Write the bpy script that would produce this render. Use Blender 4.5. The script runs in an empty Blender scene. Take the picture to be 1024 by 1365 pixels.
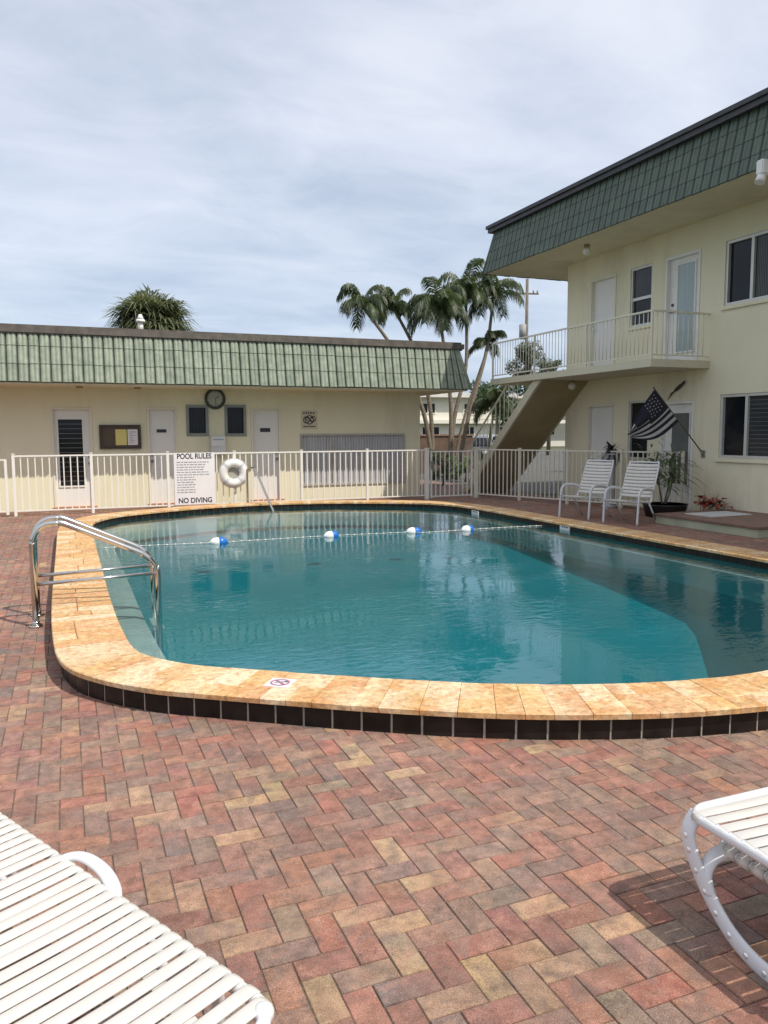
import bpy, bmesh, math, random
from mathutils import Vector, Matrix
random.seed(7)
scene = bpy.context.scene
col = scene.collection
R = math.radians

# ------------------------------------------------------------------ materials
MATS = {}
def nodes(m):
    m.use_nodes = True
    nt = m.node_tree
    return nt, nt.nodes, nt.links, nt.nodes['Principled BSDF']

def mat(name, color, rough=0.6, metal=0.0, var=0.12, vscale=3.0, bump=0.0, bscale=60.0, dirt=None, dscale=1.5, damt=0.0,
        spec=0.5, emit=None, stretch=(1, 1, 1), coat=0.0):
    if name in MATS: return MATS[name]
    m = bpy.data.materials.new(name)
    nt, N, L, P = nodes(m)
    tc = N.new('ShaderNodeTexCoord'); mp = N.new('ShaderNodeMapping'); mp.inputs['Scale'].default_value = stretch
    L.new(tc.outputs['Object'], mp.inputs[0])
    n1 = N.new('ShaderNodeTexNoise'); n1.inputs['Scale'].default_value = vscale; n1.inputs['Detail'].default_value = 6
    L.new(mp.outputs[0], n1.inputs['Vector'])
    c = color
    a = tuple(max(0, x*(1-var)) for x in c)+(1,); b = tuple(min(1, x*(1+var)) for x in c)+(1,)
    cr = N.new('ShaderNodeValToRGB'); cr.color_ramp.elements[0].position = .3; cr.color_ramp.elements[1].position = .7
    cr.color_ramp.elements[0].color = a; cr.color_ramp.elements[1].color = b
    L.new(n1.outputs['Fac'], cr.inputs[0])
    out = cr.outputs[0]
    if dirt:
        n2 = N.new('ShaderNodeTexNoise'); n2.inputs['Scale'].default_value = dscale; n2.inputs['Detail'].default_value = 8; n2.inputs['Roughness'].default_value = .7
        L.new(mp.outputs[0], n2.inputs['Vector'])
        r2 = N.new('ShaderNodeMapRange'); r2.inputs[1].default_value = .5; r2.inputs[2].default_value = .75; r2.inputs[4].default_value = damt
        L.new(n2.outputs['Fac'], r2.inputs[0])
        mx = N.new('ShaderNodeMixRGB'); mx.inputs[2].default_value = tuple(dirt)+(1,)
        L.new(r2.outputs[0], mx.inputs[0]); L.new(out, mx.inputs[1]); out = mx.outputs[0]
    L.new(out, P.inputs['Base Color'])
    P.inputs['Roughness'].default_value = rough; P.inputs['Metallic'].default_value = metal
    P.inputs['Specular IOR Level'].default_value = spec
    P.inputs['Coat Weight'].default_value = coat
    if bump:
        nb = N.new('ShaderNodeTexNoise'); nb.inputs['Scale'].default_value = bscale; nb.inputs['Detail'].default_value = 4
        L.new(tc.outputs['Object'], nb.inputs['Vector'])
        bp = N.new('ShaderNodeBump'); bp.inputs['Strength'].default_value = bump; bp.inputs['Distance'].default_value = .01
        L.new(nb.outputs['Fac'], bp.inputs['Height']); L.new(bp.outputs[0], P.inputs['Normal'])
    MATS[name] = m
    return m

def attr_mat(name, rough=.8, bump=.4, bscale=120, mottle=.35, mscale=25, speck=.25, blend=None, stain=False):
    """colour comes from the piece's own colour attribute, mottled by noise"""
    m = bpy.data.materials.new(name); nt, N, L, P = nodes(m)
    at = N.new('ShaderNodeAttribute'); at.attribute_name = 'Col'
    tc = N.new('ShaderNodeTexCoord')
    n1 = N.new('ShaderNodeTexNoise'); n1.inputs['Scale'].default_value = mscale; n1.inputs['Detail'].default_value = 7; n1.inputs['Roughness'].default_value = .7
    L.new(tc.outputs['Object'], n1.inputs['Vector'])
    mr = N.new('ShaderNodeMapRange'); mr.inputs[1].default_value = .3; mr.inputs[2].default_value = .7
    mr.inputs[3].default_value = 1-mottle; mr.inputs[4].default_value = 1+mottle
    L.new(n1.outputs['Fac'], mr.inputs[0])
    mu = N.new('ShaderNodeMixRGB'); mu.blend_type = 'MULTIPLY'; mu.inputs[0].default_value = 1
    src = at.outputs['Color']
    if blend:
        # fired clay shades that run across each paver
        nz = N.new('ShaderNodeTexNoise'); nz.inputs['Scale'].default_value = 8; nz.inputs['Detail'].default_value = 4; nz.inputs['Distortion'].default_value = 1.2
        L.new(tc.outputs['Object'], nz.inputs['Vector'])
        for cc_, lo_, hi_ in ((blend[0], .5, .36), (blend[1], .52, .68)):
            m3 = N.new('ShaderNodeMapRange'); m3.inputs[1].default_value = lo_; m3.inputs[2].default_value = hi_; m3.inputs[4].default_value = .6; L.new(nz.outputs['Fac'], m3.inputs[0])
            x3 = N.new('ShaderNodeMixRGB'); x3.inputs[2].default_value = cc_+(1,); L.new(m3.outputs[0], x3.inputs[0]); L.new(src, x3.inputs[1]); src = x3.outputs[0]
    L.new(src, mu.inputs[1]); L.new(mr.outputs[0], mu.inputs[2])
    n2 = N.new('ShaderNodeTexNoise'); n2.inputs['Scale'].default_value = 320; n2.inputs['Detail'].default_value = 2
    L.new(tc.outputs['Object'], n2.inputs['Vector'])
    m2 = N.new('ShaderNodeMapRange'); m2.inputs[1].default_value = .35; m2.inputs[2].default_value = .65
    m2.inputs[3].default_value = 1-speck; m2.inputs[4].default_value = 1+speck
    L.new(n2.outputs['Fac'], m2.inputs[0])
    mu2 = N.new('ShaderNodeMixRGB'); mu2.blend_type = 'MULTIPLY'; mu2.inputs[0].default_value = 1
    L.new(mu.outputs[0], mu2.inputs[1]); L.new(m2.outputs[0], mu2.inputs[2])
    fin = mu2.outputs[0]
    if stain:
        ns = N.new('ShaderNodeTexNoise'); ns.inputs['Scale'].default_value = .9; ns.inputs['Detail'].default_value = 7; ns.inputs['Roughness'].default_value = .65; L.new(tc.outputs['Object'], ns.inputs['Vector'])
        s1 = N.new('ShaderNodeMapRange'); s1.inputs[1].default_value = .35; s1.inputs[2].default_value = .68; s1.inputs[3].default_value = .80; s1.inputs[4].default_value = 1.12; L.new(ns.outputs['Fac'], s1.inputs[0])
        m4 = N.new('ShaderNodeMixRGB'); m4.blend_type = 'MULTIPLY'; m4.inputs[0].default_value = 1; L.new(fin, m4.inputs[1]); L.new(s1.outputs[0], m4.inputs[2]); fin = m4.outputs[0]
        nv = N.new('ShaderNodeTexVoronoi'); nv.inputs['Scale'].default_value = 130; L.new(tc.outputs['Object'], nv.inputs['Vector'])
        s2 = N.new('ShaderNodeMapRange'); s2.inputs[1].default_value = .30; s2.inputs[2].default_value = .12; s2.inputs[4].default_value = 1; L.new(nv.outputs['Distance'], s2.inputs[0])
        ng = N.new('ShaderNodeTexNoise'); ng.inputs['Scale'].default_value = 40; L.new(tc.outputs['Object'], ng.inputs['Vector'])
        s3 = N.new('ShaderNodeMapRange'); s3.inputs[1].default_value = .50; s3.inputs[2].default_value = .62; s3.inputs[4].default_value = .5; L.new(ng.outputs['Fac'], s3.inputs[0])
        mg = N.new('ShaderNodeMath'); mg.operation = 'MULTIPLY'; L.new(s2.outputs[0], mg.inputs[0]); L.new(s3.outputs[0], mg.inputs[1])
        m5 = N.new('ShaderNodeMixRGB'); m5.inputs[2].default_value = (.52, .42, .32, 1); L.new(mg.outputs[0], m5.inputs[0]); L.new(fin, m5.inputs[1]); fin = m5.outputs[0]
    L.new(fin, P.inputs['Base Color']); P.inputs['Roughness'].default_value = rough
    P.inputs['Specular IOR Level'].default_value = .3
    nb = N.new('ShaderNodeTexNoise'); nb.inputs['Scale'].default_value = bscale; nb.inputs['Detail'].default_value = 5
    L.new(tc.outputs['Object'], nb.inputs['Vector'])
    bp = N.new('ShaderNodeBump'); bp.inputs['Strength'].default_value = bump; bp.inputs['Distance'].default_value = .0027
    L.new(nb.outputs['Fac'], bp.inputs['Height']); L.new(bp.outputs[0], P.inputs['Normal'])
    return m

M_wall = mat('cream stucco', (.78, .74, .54), .9, var=.05, vscale=.8, bump=.35, bscale=45, dirt=(.50, .45, .33), damt=.5, dscale=1.1, stretch=(1, 1, .3))
M_wallR = mat('pale yellow stucco', (.79, .735, .54), .9, var=.05, vscale=.8, bump=.35, bscale=45, dirt=(.46, .43, .33), damt=.5, dscale=1.0, stretch=(1, 1, .3))
M_soffit = mat('painted soffit', (.70, .64, .46), .9, var=.06, vscale=1.2, dirt=(.42, .33, .22), damt=.5, dscale=1.2)
M_white = mat('white gloss paint', (.80, .79, .75), .45, var=.04, vscale=4, dirt=(.55, .5, .42), damt=.3, dscale=3)
M_rail = mat('white powder coat', (.80, .78, .72), .4, var=.04, vscale=5, dirt=(.55, .47, .38), damt=.35, dscale=5)
M_railR = mat('cream painted railing', (.70, .67, .55), .5, var=.05, vscale=5, dirt=(.45, .36, .25), damt=.3, dscale=5)
M_door = mat('pale door paint', (.78, .77, .73), .5, var=.03, vscale=2, dirt=(.5, .45, .4), damt=.25, dscale=2)
M_trim = mat('door trim paint', (.74, .70, .57), .6, var=.05, vscale=3)
M_glass = mat('dark window glass', (.010, .012, .016), .08, var=.3, vscale=1.5, spec=.25)
M_blind = mat('window blind glass', (.04, .043, .047), .15, var=.25, vscale=2, spec=.3)
M_curtain = mat('curtained door glass', (.30, .38, .38), .12, var=.12, vscale=6, spec=.7, stretch=(1, 6, .3))
M_frame = mat('window aluminium', (.62, .62, .58), .4, metal=.3, var=.05)
M_greyframe = mat('grey aluminium', (.22, .23, .21), .45, metal=.3, var=.1)
M_roof = mat('roof edge metal', (.11, .095, .08), .6, var=.25, vscale=6, dirt=(.2, .17, .13), damt=.5, dscale=3)
M_roofR = mat('dark roof flashing', (.045, .045, .05), .55, var=.3, vscale=6)
M_black = mat('black plastic', (.015, .015, .017), .4, var=.2)
M_dkbrown = mat('dark brown wood', (.045, .03, .022), .5, var=.3, vscale=12)
M_cork = mat('cork board', (.10, .075, .055), .8, var=.2, vscale=40)
M_paperY = mat('yellow paper', (.72, .62, .22), .8, var=.04)
M_paper = mat('white paper', (.75, .74, .72), .8, var=.04)
M_paint_dk = mat('dark lettering', (.03, .03, .04), .6, var=.1)
M_chrome = mat('stainless steel tube', (.62, .60, .56), .14, metal=1.0, var=.06, vscale=20)
M_chair = mat('white vinyl strap', (.64, .612, .56), .38, var=.03, vscale=8, bump=.05, bscale=25, dirt=(.66, .6, .5), damt=.35, dscale=6)
M_chairF = mat('white enamel tube', (.70, .71, .72), .28, var=.03, vscale=8)
M_grout = mat('grey grout', (.40, .36, .30), .9, var=.15, vscale=20)
M_tileblk = mat('black glazed tile', (.018, .014, .012), .32, var=.5, vscale=9, spec=.22, bump=.1, bscale=25)
M_plaster = mat('pool plaster', (.05, .245, .28), .85, var=.08, vscale=1.3)
M_bench = mat('grey pool ledge', (.42, .46, .44), .8, var=.12, vscale=3)
M_sand = mat('joint sand', (.15, .115, .085), .95, var=.25, vscale=60)
M_asphalt = mat('asphalt', (.10, .098, .09), .9, var=.2, vscale=3, bump=.3, bscale=80)
M_ground = mat('dry lawn', (.09, .10, .05), .95, var=.35, vscale=.6)
M_trunk = mat('palm bark', (.21, .175, .13), .9, var=.35, vscale=9, bump=.6, bscale=18, stretch=(1, 1, 5))
M_shaft = mat('palm crownshaft', (.16, .22, .08), .6, var=.2, vscale=5)
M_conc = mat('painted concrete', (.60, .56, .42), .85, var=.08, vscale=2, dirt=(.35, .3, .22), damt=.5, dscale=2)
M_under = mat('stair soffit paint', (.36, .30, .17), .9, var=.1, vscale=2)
M_redtile = mat('red clay tile', (.21, .125, .095), .7, var=.25, vscale=6, bump=.2)
M_terra = mat('terracotta sill', (.42, .19, .10), .8, var=.3, vscale=8)
M_shutter = mat('weathered grey shutter', (.46, .47, .48), .6, var=.12, vscale=3, stretch=(5, 1, .6))
M_blue = mat('blue float plastic', (.02, .16, .55), .3, var=.1)
M_float = mat('white float plastic', (.82, .82, .80), .3, var=.03)
M_flag = mat('flag navy cloth', (.012, .014, .028), .85, var=.2)
M_flagw = mat('flag pale cloth', (.5, .48, .46), .85, var=.08)
M_lamp = mat('opal glass', (.75, .72, .66), .3, var=.03)
M_grn = mat('leaf green', (.07, .12, .03), .55, var=.4, vscale=4)
M_grnR = mat('shrub leaf', (.12, .16, .08), .55, var=.35, vscale=9)
M_red = mat('red leaf', (.30, .045, .03), .5, var=.45, vscale=12)
M_pinkstem = mat('dry seed stem', (.5, .38, .26), .7, var=.2, vscale=9)
M_hedge = mat('hedge leaf', (.05, .085, .03), .6, var=.45, vscale=2)
M_greytree = mat('silver green leaf', (.14, .16, .11), .7, var=.35, vscale=1)
M_bgwall = mat('far white wall', (.70, .67, .58), .9, var=.04, vscale=.3)
M_pole = mat('utility pole wood', (.16, .13, .10), .9, var=.2, vscale=3)
M_brown = mat('brown brick wall', (.13, .085, .06), .9, var=.3, vscale=3)
M_carG = mat('dark grey car paint', (.06, .065, .07), .25, metal=.4, var=.05, coat=.6)
M_carW = mat('silver car paint', (.45, .46, .47), .3, metal=.4, var=.04, coat=.6)
M_tyre = mat('tyre rubber', (.02, .02, .02), .8, var=.2)
M_headl = mat('lamp lens', (.7, .7, .68), .15, var=.05)
M_orange = mat('amber lens', (.6, .2, .02), .3, var=.05)

def roof_tile_mat(name, base, light):
    m = bpy.data.materials.new(name); nt, N, L, P = nodes(m)
    tc = N.new('ShaderNodeTexCoord'); at = N.new('ShaderNodeAttribute'); at.attribute_name = 'Col'
    n1 = N.new('ShaderNodeTexNoise'); n1.inputs['Scale'].default_value = 5; n1.inputs['Detail'].default_value = 8; n1.inputs['Roughness'].default_value = .7
    L.new(tc.outputs['Object'], n1.inputs['Vector'])
    cr = N.new('ShaderNodeValToRGB'); cr.color_ramp.elements[0].position = .38; cr.color_ramp.elements[1].position = .66
    cr.color_ramp.elements[0].color = base+(1,); cr.color_ramp.elements[1].color = light+(1,)
    L.new(n1.outputs['Fac'], cr.inputs[0])
    mu = N.new('ShaderNodeMixRGB'); mu.blend_type = 'MULTIPLY'; mu.inputs[0].default_value = 1
    L.new(cr.outputs[0], mu.inputs[1]); L.new(at.outputs['Color'], mu.inputs[2])
    L.new(mu.outputs[0], P.inputs['Base Color']); P.inputs['Roughness'].default_value = .55
    return m
M_mansL = roof_tile_mat('faded green roof tile', (.205, .245, .185), (.34, .375, .29))
M_mansR = roof_tile_mat('dark green roof tile', (.078, .112, .082), (.108, .145, .108))
M_brick = attr_mat('tumbled clay paver', .88, .7, 140, .34, 16, .34, blend=((.215, .15, .125), (.36, .20, .145), .8), stain=True)
M_trav = attr_mat('honey travertine', .6, .8, 45, .42, 26, .22, blend=((.55, .26, .10), (.72, .53, .30)))

# ------------------------------------------------------------------ mesh builder
class MB:
    def __init__(s): s.v = []; s.f = []; s.mi = []; s.c = []; s.sm = []; s.hascol = False
    def face(s, pts, mi=0, c=None, smooth=False):
        b = len(s.v); s.v += [tuple(p) for p in pts]; s.f.append(tuple(range(b, b+len(pts)))); s.mi.append(mi); s.sm.append(smooth)
        if c is None: c = (1, 1, 1)
        s.c.append([c]*len(pts) if not isinstance(c, list) else c)
        return s
    def add(s, verts, faces, mi=0, c=(1, 1, 1), smooth=False):
        b = len(s.v); s.v += [tuple(p) for p in verts]
        for f in faces:
            s.f.append(tuple(b+i for i in f)); s.mi.append(mi); s.c.append([c]*len(f)); s.sm.append(smooth)
        return s
    def box(s, x0, x1, y0, y1, z0, z1, mi=0, c=(1, 1, 1)):
        v = [(x, y, z) for z in (z0, z1) for y in (y0, y1) for x in (x0, x1)]
        return s.add(v, [(0, 2, 3, 1), (4, 5, 7, 6), (0, 1, 5, 4), (2, 6, 7, 3), (0, 4, 6, 2), (1, 3, 7, 5)], mi, c)
    def rbox(s, x0, x1, y0, y1, z0, z1, b=.01, mi=0, c=(1, 1, 1)):
        """box with chamfered edges"""
        bm = bmesh.new(); bmesh.ops.create_cube(bm, size=1)
        for v in bm.verts: v.co = Vector((x0+(v.co.x+.5)*(x1-x0), y0+(v.co.y+.5)*(y1-y0), z0+(v.co.z+.5)*(z1-z0)))
        bmesh.ops.bevel(bm, geom=bm.edges[:], offset=b, segments=2, affect='EDGES')
        bm.verts.index_update()
        s.add([v.co[:] for v in bm.verts], [[v.index for v in f.verts] for f in bm.faces], mi, c); bm.free(); return s
    def obox(s, o, ax, ay, az, mi=0, c=(1, 1, 1)):
        o, ax, ay, az = map(Vector, (o, ax, ay, az))
        v = [o+ax*i+ay*j+az*k for k in (0, 1) for j in (0, 1) for i in (0, 1)]
        return s.add(v, [(0, 2, 3, 1), (4, 5, 7, 6), (0, 1, 5, 4), (2, 6, 7, 3), (0, 4, 6, 2), (1, 3, 7, 5)], mi, c)
    def bar(s, a, b, w, h=None, up=(0, 0, 1), mi=0):
        a, b = Vector(a), Vector(b); h = h or w; d = b-a; u = Vector(up)
        sd = d.cross(u).normalized(); u = sd.cross(d).normalized()
        return s.obox(a-sd*w/2-u*h/2, d, sd*w, u*h, mi)
    def tube(s, pts, r, n=8, mi=0, cap=True, flat=None, ref=None, closed=False):
        pts = [Vector(p) for p in pts]; rr = r if isinstance(r, (list, tuple)) else [r]*len(pts)
        if flat is None: flat = 1.0
        base = len(s.v); prev = None; m = len(pts)
        for i, p in enumerate(pts):
            if closed: t = pts[(i+1) % m]-pts[i-1]
            else: t = pts[min(i+1, m-1)]-pts[max(i-1, 0)]
            t.normalize()
            if ref is not None: a = Vector(ref)
            elif prev is None: a = Vector((0, 0, 1)) if abs(t.z) < .9 else Vector((1, 0, 0))
            else: a = prev
            a = (a-t*a.dot(t)).normalized(); prev = a; b = t.cross(a)
            for k in range(n):
                th = 2*math.pi*k/n
                s.v.append(tuple(p+a*math.cos(th)*rr[i]+b*math.sin(th)*rr[i]*flat))
        rng = m if closed else m-1
        for i in range(rng):
            i2 = (i+1) % m
            for k in range(n):
                k2 = (k+1) % n
                s.f.append((base+i*n+k, base+i*n+k2, base+i2*n+k2, base+i2*n+k)); s.mi.append(mi); s.c.append([(1, 1, 1)]*4); s.sm.append(True)
        if cap and not closed:
            s.f.append(tuple(base+k for k in reversed(range(n)))); s.mi.append(mi); s.c.append([(1, 1, 1)]*n); s.sm.append(False)
            s.f.append(tuple(base+(m-1)*n+k for k in range(n))); s.mi.append(mi); s.c.append([(1, 1, 1)]*n); s.sm.append(False)
        return s
    def cyl(s, a, b, r, n=16, mi=0, r2=None):
        return s.tube([a, b], [r, r2 if r2 is not None else r], n, mi)
    def sphere(s, c, r, n=14, m=9, mi=0, sc=(1, 1, 1)):
        v = []; f = []
        for j in range(m+1):
            ph = math.pi*j/m
            for i in range(n):
                th = 2*math.pi*i/n
                v.append((c[0]+r*sc[0]*math.sin(ph)*math.cos(th), c[1]+r*sc[1]*math.sin(ph)*math.sin(th), c[2]+r*sc[2]*math.cos(ph)))
        for j in range(m):
            for i in range(n):
                i2 = (i+1) % n; f.append((j*n+i, (j+1)*n+i, (j+1)*n+i2, j*n+i2))
        return s.add(v, f, mi, smooth=True)
    def prism(s, poly, z0, z1, mi=0):
        n = len(poly); v = [(x, y, z0) for x, y in poly]+[(x, y, z1) for x, y in poly]
        return s.add(v, [tuple(reversed(range(n))), tuple(range(n, 2*n))]+[(i, (i+1) % n, n+(i+1) % n, n+i) for i in range(n)], mi)
    def build(s, name, mats, parent=None, loc=None, col_attr=False):
        me = bpy.data.meshes.new(name); me.from_pydata(s.v, [], s.f)
        mats = mats if isinstance(mats, (list, tuple)) else [mats]
        for m in mats: me.materials.append(m)
        me.polygons.foreach_set('material_index', s.mi); me.polygons.foreach_set('use_smooth', s.sm)
        if col_attr:
            ca = me.color_attributes.new('Col', 'FLOAT_COLOR', 'CORNER')
            fl = []
            for cs in s.c:
                for c in cs: fl += [c[0], c[1], c[2], 1.0]
            ca.data.foreach_set('color', fl)
        me.update()
        o = bpy.data.objects.new(name, me); col.objects.link(o)
        if parent: o.parent = parent
        if loc: o.location = loc
        return o

def smooth_path(P, n=6):
    P = [Vector(p) for p in P]; out = []
    for i in range(len(P)-1):
        p0, p1, p2, p3 = P[max(i-1, 0)], P[i], P[i+1], P[min(i+2, len(P)-1)]
        for j in range(n):
            t = j/n; out.append(.5*((2*p1)+(-p0+p2)*t+(2*p0-5*p1+4*p2-p3)*t*t+(-p0+3*p1-3*p2+p3)*t**3))
    out.append(P[-1]); return out

def tag(o, label=None, cat=None, group=None, kind=None):
    if label: o['label'] = label
    if cat: o['category'] = cat
    if group: o['group'] = group
    if kind: o['kind'] = kind
    return o
def thing(name, label, cat, loc=(0, 0, 0), rz=0, group=None):
    o = bpy.data.objects.new(name, None); o.empty_display_size = .1; col.objects.link(o)
    o.location = loc; o.rotation_euler = (0, 0, rz)
    return tag(o, label, cat, group)
def copy_tree(o, parent=None):
    c = o.copy(); col.objects.link(c); c.parent = parent
    for ch in list(o.children): copy_tree(ch, c)
    return c
def text_mesh(txt, size, name, material, parent, origin, right, up, depth=.003, bold=0.0, align='CENTER', squash=1.0):
    cu = bpy.data.curves.new(name, 'FONT'); cu.body = txt; cu.size = size; cu.extrude = depth; cu.align_x = align; cu.offset = bold
    t = bpy.data.objects.new(name, cu); col.objects.link(t)
    bpy.context.view_layer.update()
    me = bpy.data.meshes.new_from_object(t.evaluated_get(bpy.context.evaluated_depsgraph_get()))
    bpy.data.objects.remove(t)
    me.name = name; me.materials.clear(); me.materials.append(material)
    r = Vector(right).normalized(); u = Vector(up).normalized(); n = r.cross(u)
    for v in me.vertices: v.co = Vector(origin)+r*v.co.x*squash+u*v.co.y+n*v.co.z
    o = bpy.data.objects.new(name, me); col.objects.link(o); o.parent = parent
    return o

# ------------------------------------------------------------------ camera, world, sun
W = [[0.9268246782968217, 0.04315597316243918, -0.3730061362503244], [-0.3754523763130059, 0.09165438256161502, -0.9222987516407936], [-0.005615053063844106, 0.994855284017556, 0.10115055630810076]]
cam = bpy.data.cameras.new('camera'); co = bpy.data.objects.new('camera', cam); col.objects.link(co)
mw = Matrix(W).to_4x4(); mw.translation = (0, 0, 1.6); co.matrix_world = mw
cam.sensor_fit = 'VERTICAL'; cam.sensor_height = 36; cam.lens = 36*1041.5/1365; cam.clip_start = .05; cam.clip_end = 3000
scene.camera = co

S = Vector((.40, -.615, 1)).normalized()      # direction towards the sun
elev = math.asin(S.z); azim = math.atan2(S.x, S.y)
sun = bpy.data.lights.new('sun', 'SUN'); sun.energy = 3.6; sun.angle = R(.6); sun.color = (1, .94, .84)
so = bpy.data.objects.new('sun', sun); col.objects.link(so); so.rotation_euler = S.to_track_quat('Z', 'Y').to_euler(); so.location = (5, -5, 20)

wd = bpy.data.worlds.new('World'); scene.world = wd; wd.use_nodes = True
nt = wd.node_tree; N = nt.nodes; L = nt.links; N.clear()
wo = N.new('ShaderNodeOutputWorld'); bg = N.new('ShaderNodeBackground'); L.new(bg.outputs[0], wo.inputs[0])
sky = N.new('ShaderNodeTexSky'); sky.sky_type = 'NISHITA'; sky.sun_disc = False; sky.sun_elevation = elev; sky.sun_rotation = azim; sky.dust_density = 2
bg.inputs['Strength'].default_value = .145
tc = N.new('ShaderNodeTexCoord'); sx = N.new('ShaderNodeSeparateXYZ'); L.new(tc.outputs['Generated'], sx.inputs[0])
def mnode(op, a, b=None, clamp=False):
    n = N.new('ShaderNodeMath'); n.operation = op; n.use_clamp = clamp
    for i, q in enumerate((a, b)):
        if q is None: continue
        if isinstance(q, (int, float)): n.inputs[i].default_value = q
        else: L.new(q, n.inputs[i])
    return n.outputs[0]
zz = mnode('ADD', mnode('MAXIMUM', sx.outputs[2], 0.0), .16)
cx_ = mnode('DIVIDE', sx.outputs[0], zz); cy_ = mnode('DIVIDE', sx.outputs[1], zz)
cb = N.new('ShaderNodeCombineXYZ'); L.new(cx_, cb.inputs[0]); L.new(cy_, cb.inputs[1])
mp = N.new('ShaderNodeMapping'); mp.inputs['Rotation'].default_value = (0, 0, R(25)); mp.inputs['Scale'].default_value = (.75, 1.15, 1); L.new(cb.outputs[0], mp.inputs[0])
n1 = N.new('ShaderNodeTexNoise'); n1.inputs['Scale'].default_value = 1.0; n1.inputs['Detail'].default_value = 9; n1.inputs['Roughness'].default_value = .52; n1.inputs['Distortion'].default_value = .35
L.new(mp.outputs[0], n1.inputs['Vector'])
n2 = N.new('ShaderNodeTexNoise'); n2.inputs['Scale'].default_value = .42; n2.inputs['Detail'].default_value = 4; L.new(mp.outputs[0], n2.inputs['Vector'])
n3 = N.new('ShaderNodeTexNoise'); n3.inputs['Scale'].default_value = 3.0; n3.inputs['Detail'].default_value = 8; n3.inputs['Roughness'].default_value = .6; n3.inputs['Distortion'].default_value = .6
L.new(mp.outputs[0], n3.inputs['Vector'])
sm = mnode('ADD', mnode('ADD', mnode('MULTIPLY', n1.outputs['Fac'], .45), mnode('MULTIPLY', n2.outputs['Fac'], .33)), mnode('MULTIPLY', n3.outputs['Fac'], .22))
cr = N.new('ShaderNodeValToRGB'); L.new(sm, cr.inputs[0])
e = cr.color_ramp.elements; e[0].position = .39; e[0].color = (3.35, 3.85, 4.75, 1); e[1].position = .62; e[1].color = (6.35, 6.45, 6.85, 1)
k = e.new(.5); k.color = (4.9, 5.2, 5.9, 1)
# the cloud sheet is thicker and darker towards the horizon
hz = N.new('ShaderNodeMapRange'); hz.inputs[1].default_value = 0; hz.inputs[2].default_value = .42; hz.inputs[3].default_value = 0; hz.inputs[4].default_value = 1
L.new(sx.outputs[2], hz.inputs[0])
hcol = N.new('ShaderNodeMixRGB'); hcol.inputs[1].default_value = (.68, .78, .88, 1); hcol.inputs[2].default_value = (1, 1, 1, 1); L.new(hz.outputs[0], hcol.inputs[0])
hm = N.new('ShaderNodeMixRGB'); hm.blend_type = 'MULTIPLY'; hm.inputs[0].default_value = 1; L.new(cr.outputs[0], hm.inputs[1]); L.new(hcol.outputs[0], hm.inputs[2])
mx = N.new('ShaderNodeMixRGB'); mx.inputs[0].default_value = .88; L.new(sky.outputs[0], mx.inputs[1]); L.new(hm.outputs[0], mx.inputs[2])
L.new(mx.outputs[0], bg.inputs[0])

scene.view_settings.view_transform = 'Standard'; scene.view_settings.look = 'None'; scene.view_settings.exposure = 0.16; scene.view_settings.gamma = 1
scene.render.engine = 'CYCLES'; scene.cycles.use_denoising = True; scene.cycles.max_bounces = 8; scene.cycles.transparent_max_bounces = 12
scene.cycles.diffuse_bounces = 4; scene.cycles.caustics_reflective = False; scene.cycles.caustics_refractive = False; scene.cycles.sample_clamp_indirect = 8

# ------------------------------------------------------------------ pool outline
half = [(-.18, 7.6), (-.17, 6.6), (-.15, 5.95), (-.12, 5.48), (-.04, 5.12), (.13, 4.82), (.38, 4.53), (.69, 4.29), (1.05, 4.03), (1.45, 3.75), (1.92, 3.46), (2.35, 3.25), (2.85, 3.07), (3.35, 2.96), (3.77, 2.925)]
XC = 3.77
near = half + [(2*XC-x, y) for x, y in reversed(half[:-1])]
fhalf = [(-.18, 12.6), (-.15, 13.3), (-.02, 14.1), (.45, 14.95), (1.3, 15.55), (2.2, 15.98), (3.0, 16.2), (3.77, 16.26)]
far = [(2*XC-x, y) for x, y in fhalf] + [(x, y) for x, y in reversed(fhalf[:-1])]
ctrl = near + [(2*XC+.18, y) for y in (9., 10.6)] + far + [(-.18, y) for y in (10.6, 9.)]
def catmull(P, step=.025):
    out = []; n = len(P)
    for i in range(n):
        p0, p1, p2, p3 = [Vector((*P[(i+k) % n], 0)) for k in (-1, 0, 1, 2)]
        m = max(2, int((p2-p1).length/step))
        for j in range(m):
            t = j/m
            out.append(.5*((2*p1)+(-p0+p2)*t+(2*p0-5*p1+4*p2-p3)*t*t+(-p0+3*p1-3*p2+p3)*t**3))
    return out
def resample(P, n):
    L_ = [0]
    for i in range(len(P)): L_.append(L_[-1]+(P[(i+1) % len(P)]-P[i]).length)
    tot = L_[-1]; out = []; j = 0
    for k in range(n):
        d = tot*k/n
        while L_[j+1] < d: j += 1
        t = (d-L_[j])/(L_[j+1]-L_[j]); out.append(P[j].lerp(P[(j+1) % len(P)], t))
    return out, tot
base_c = catmull(ctrl)
NP = 560
OUT, TOT = resample(base_c, NP)
NRM = []
for i in range(NP):
    t = (OUT[(i+3) % NP]-OUT[i-3]).normalized(); NRM.append(Vector((-t.y, t.x, 0)))   # inward (outline is counter-clockwise)
def off(d): return [OUT[i]+NRM[i]*d for i in range(NP)]
CW = .48        # coping width
ZC = .155        # coping top
ZW = .05        # water level

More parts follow.
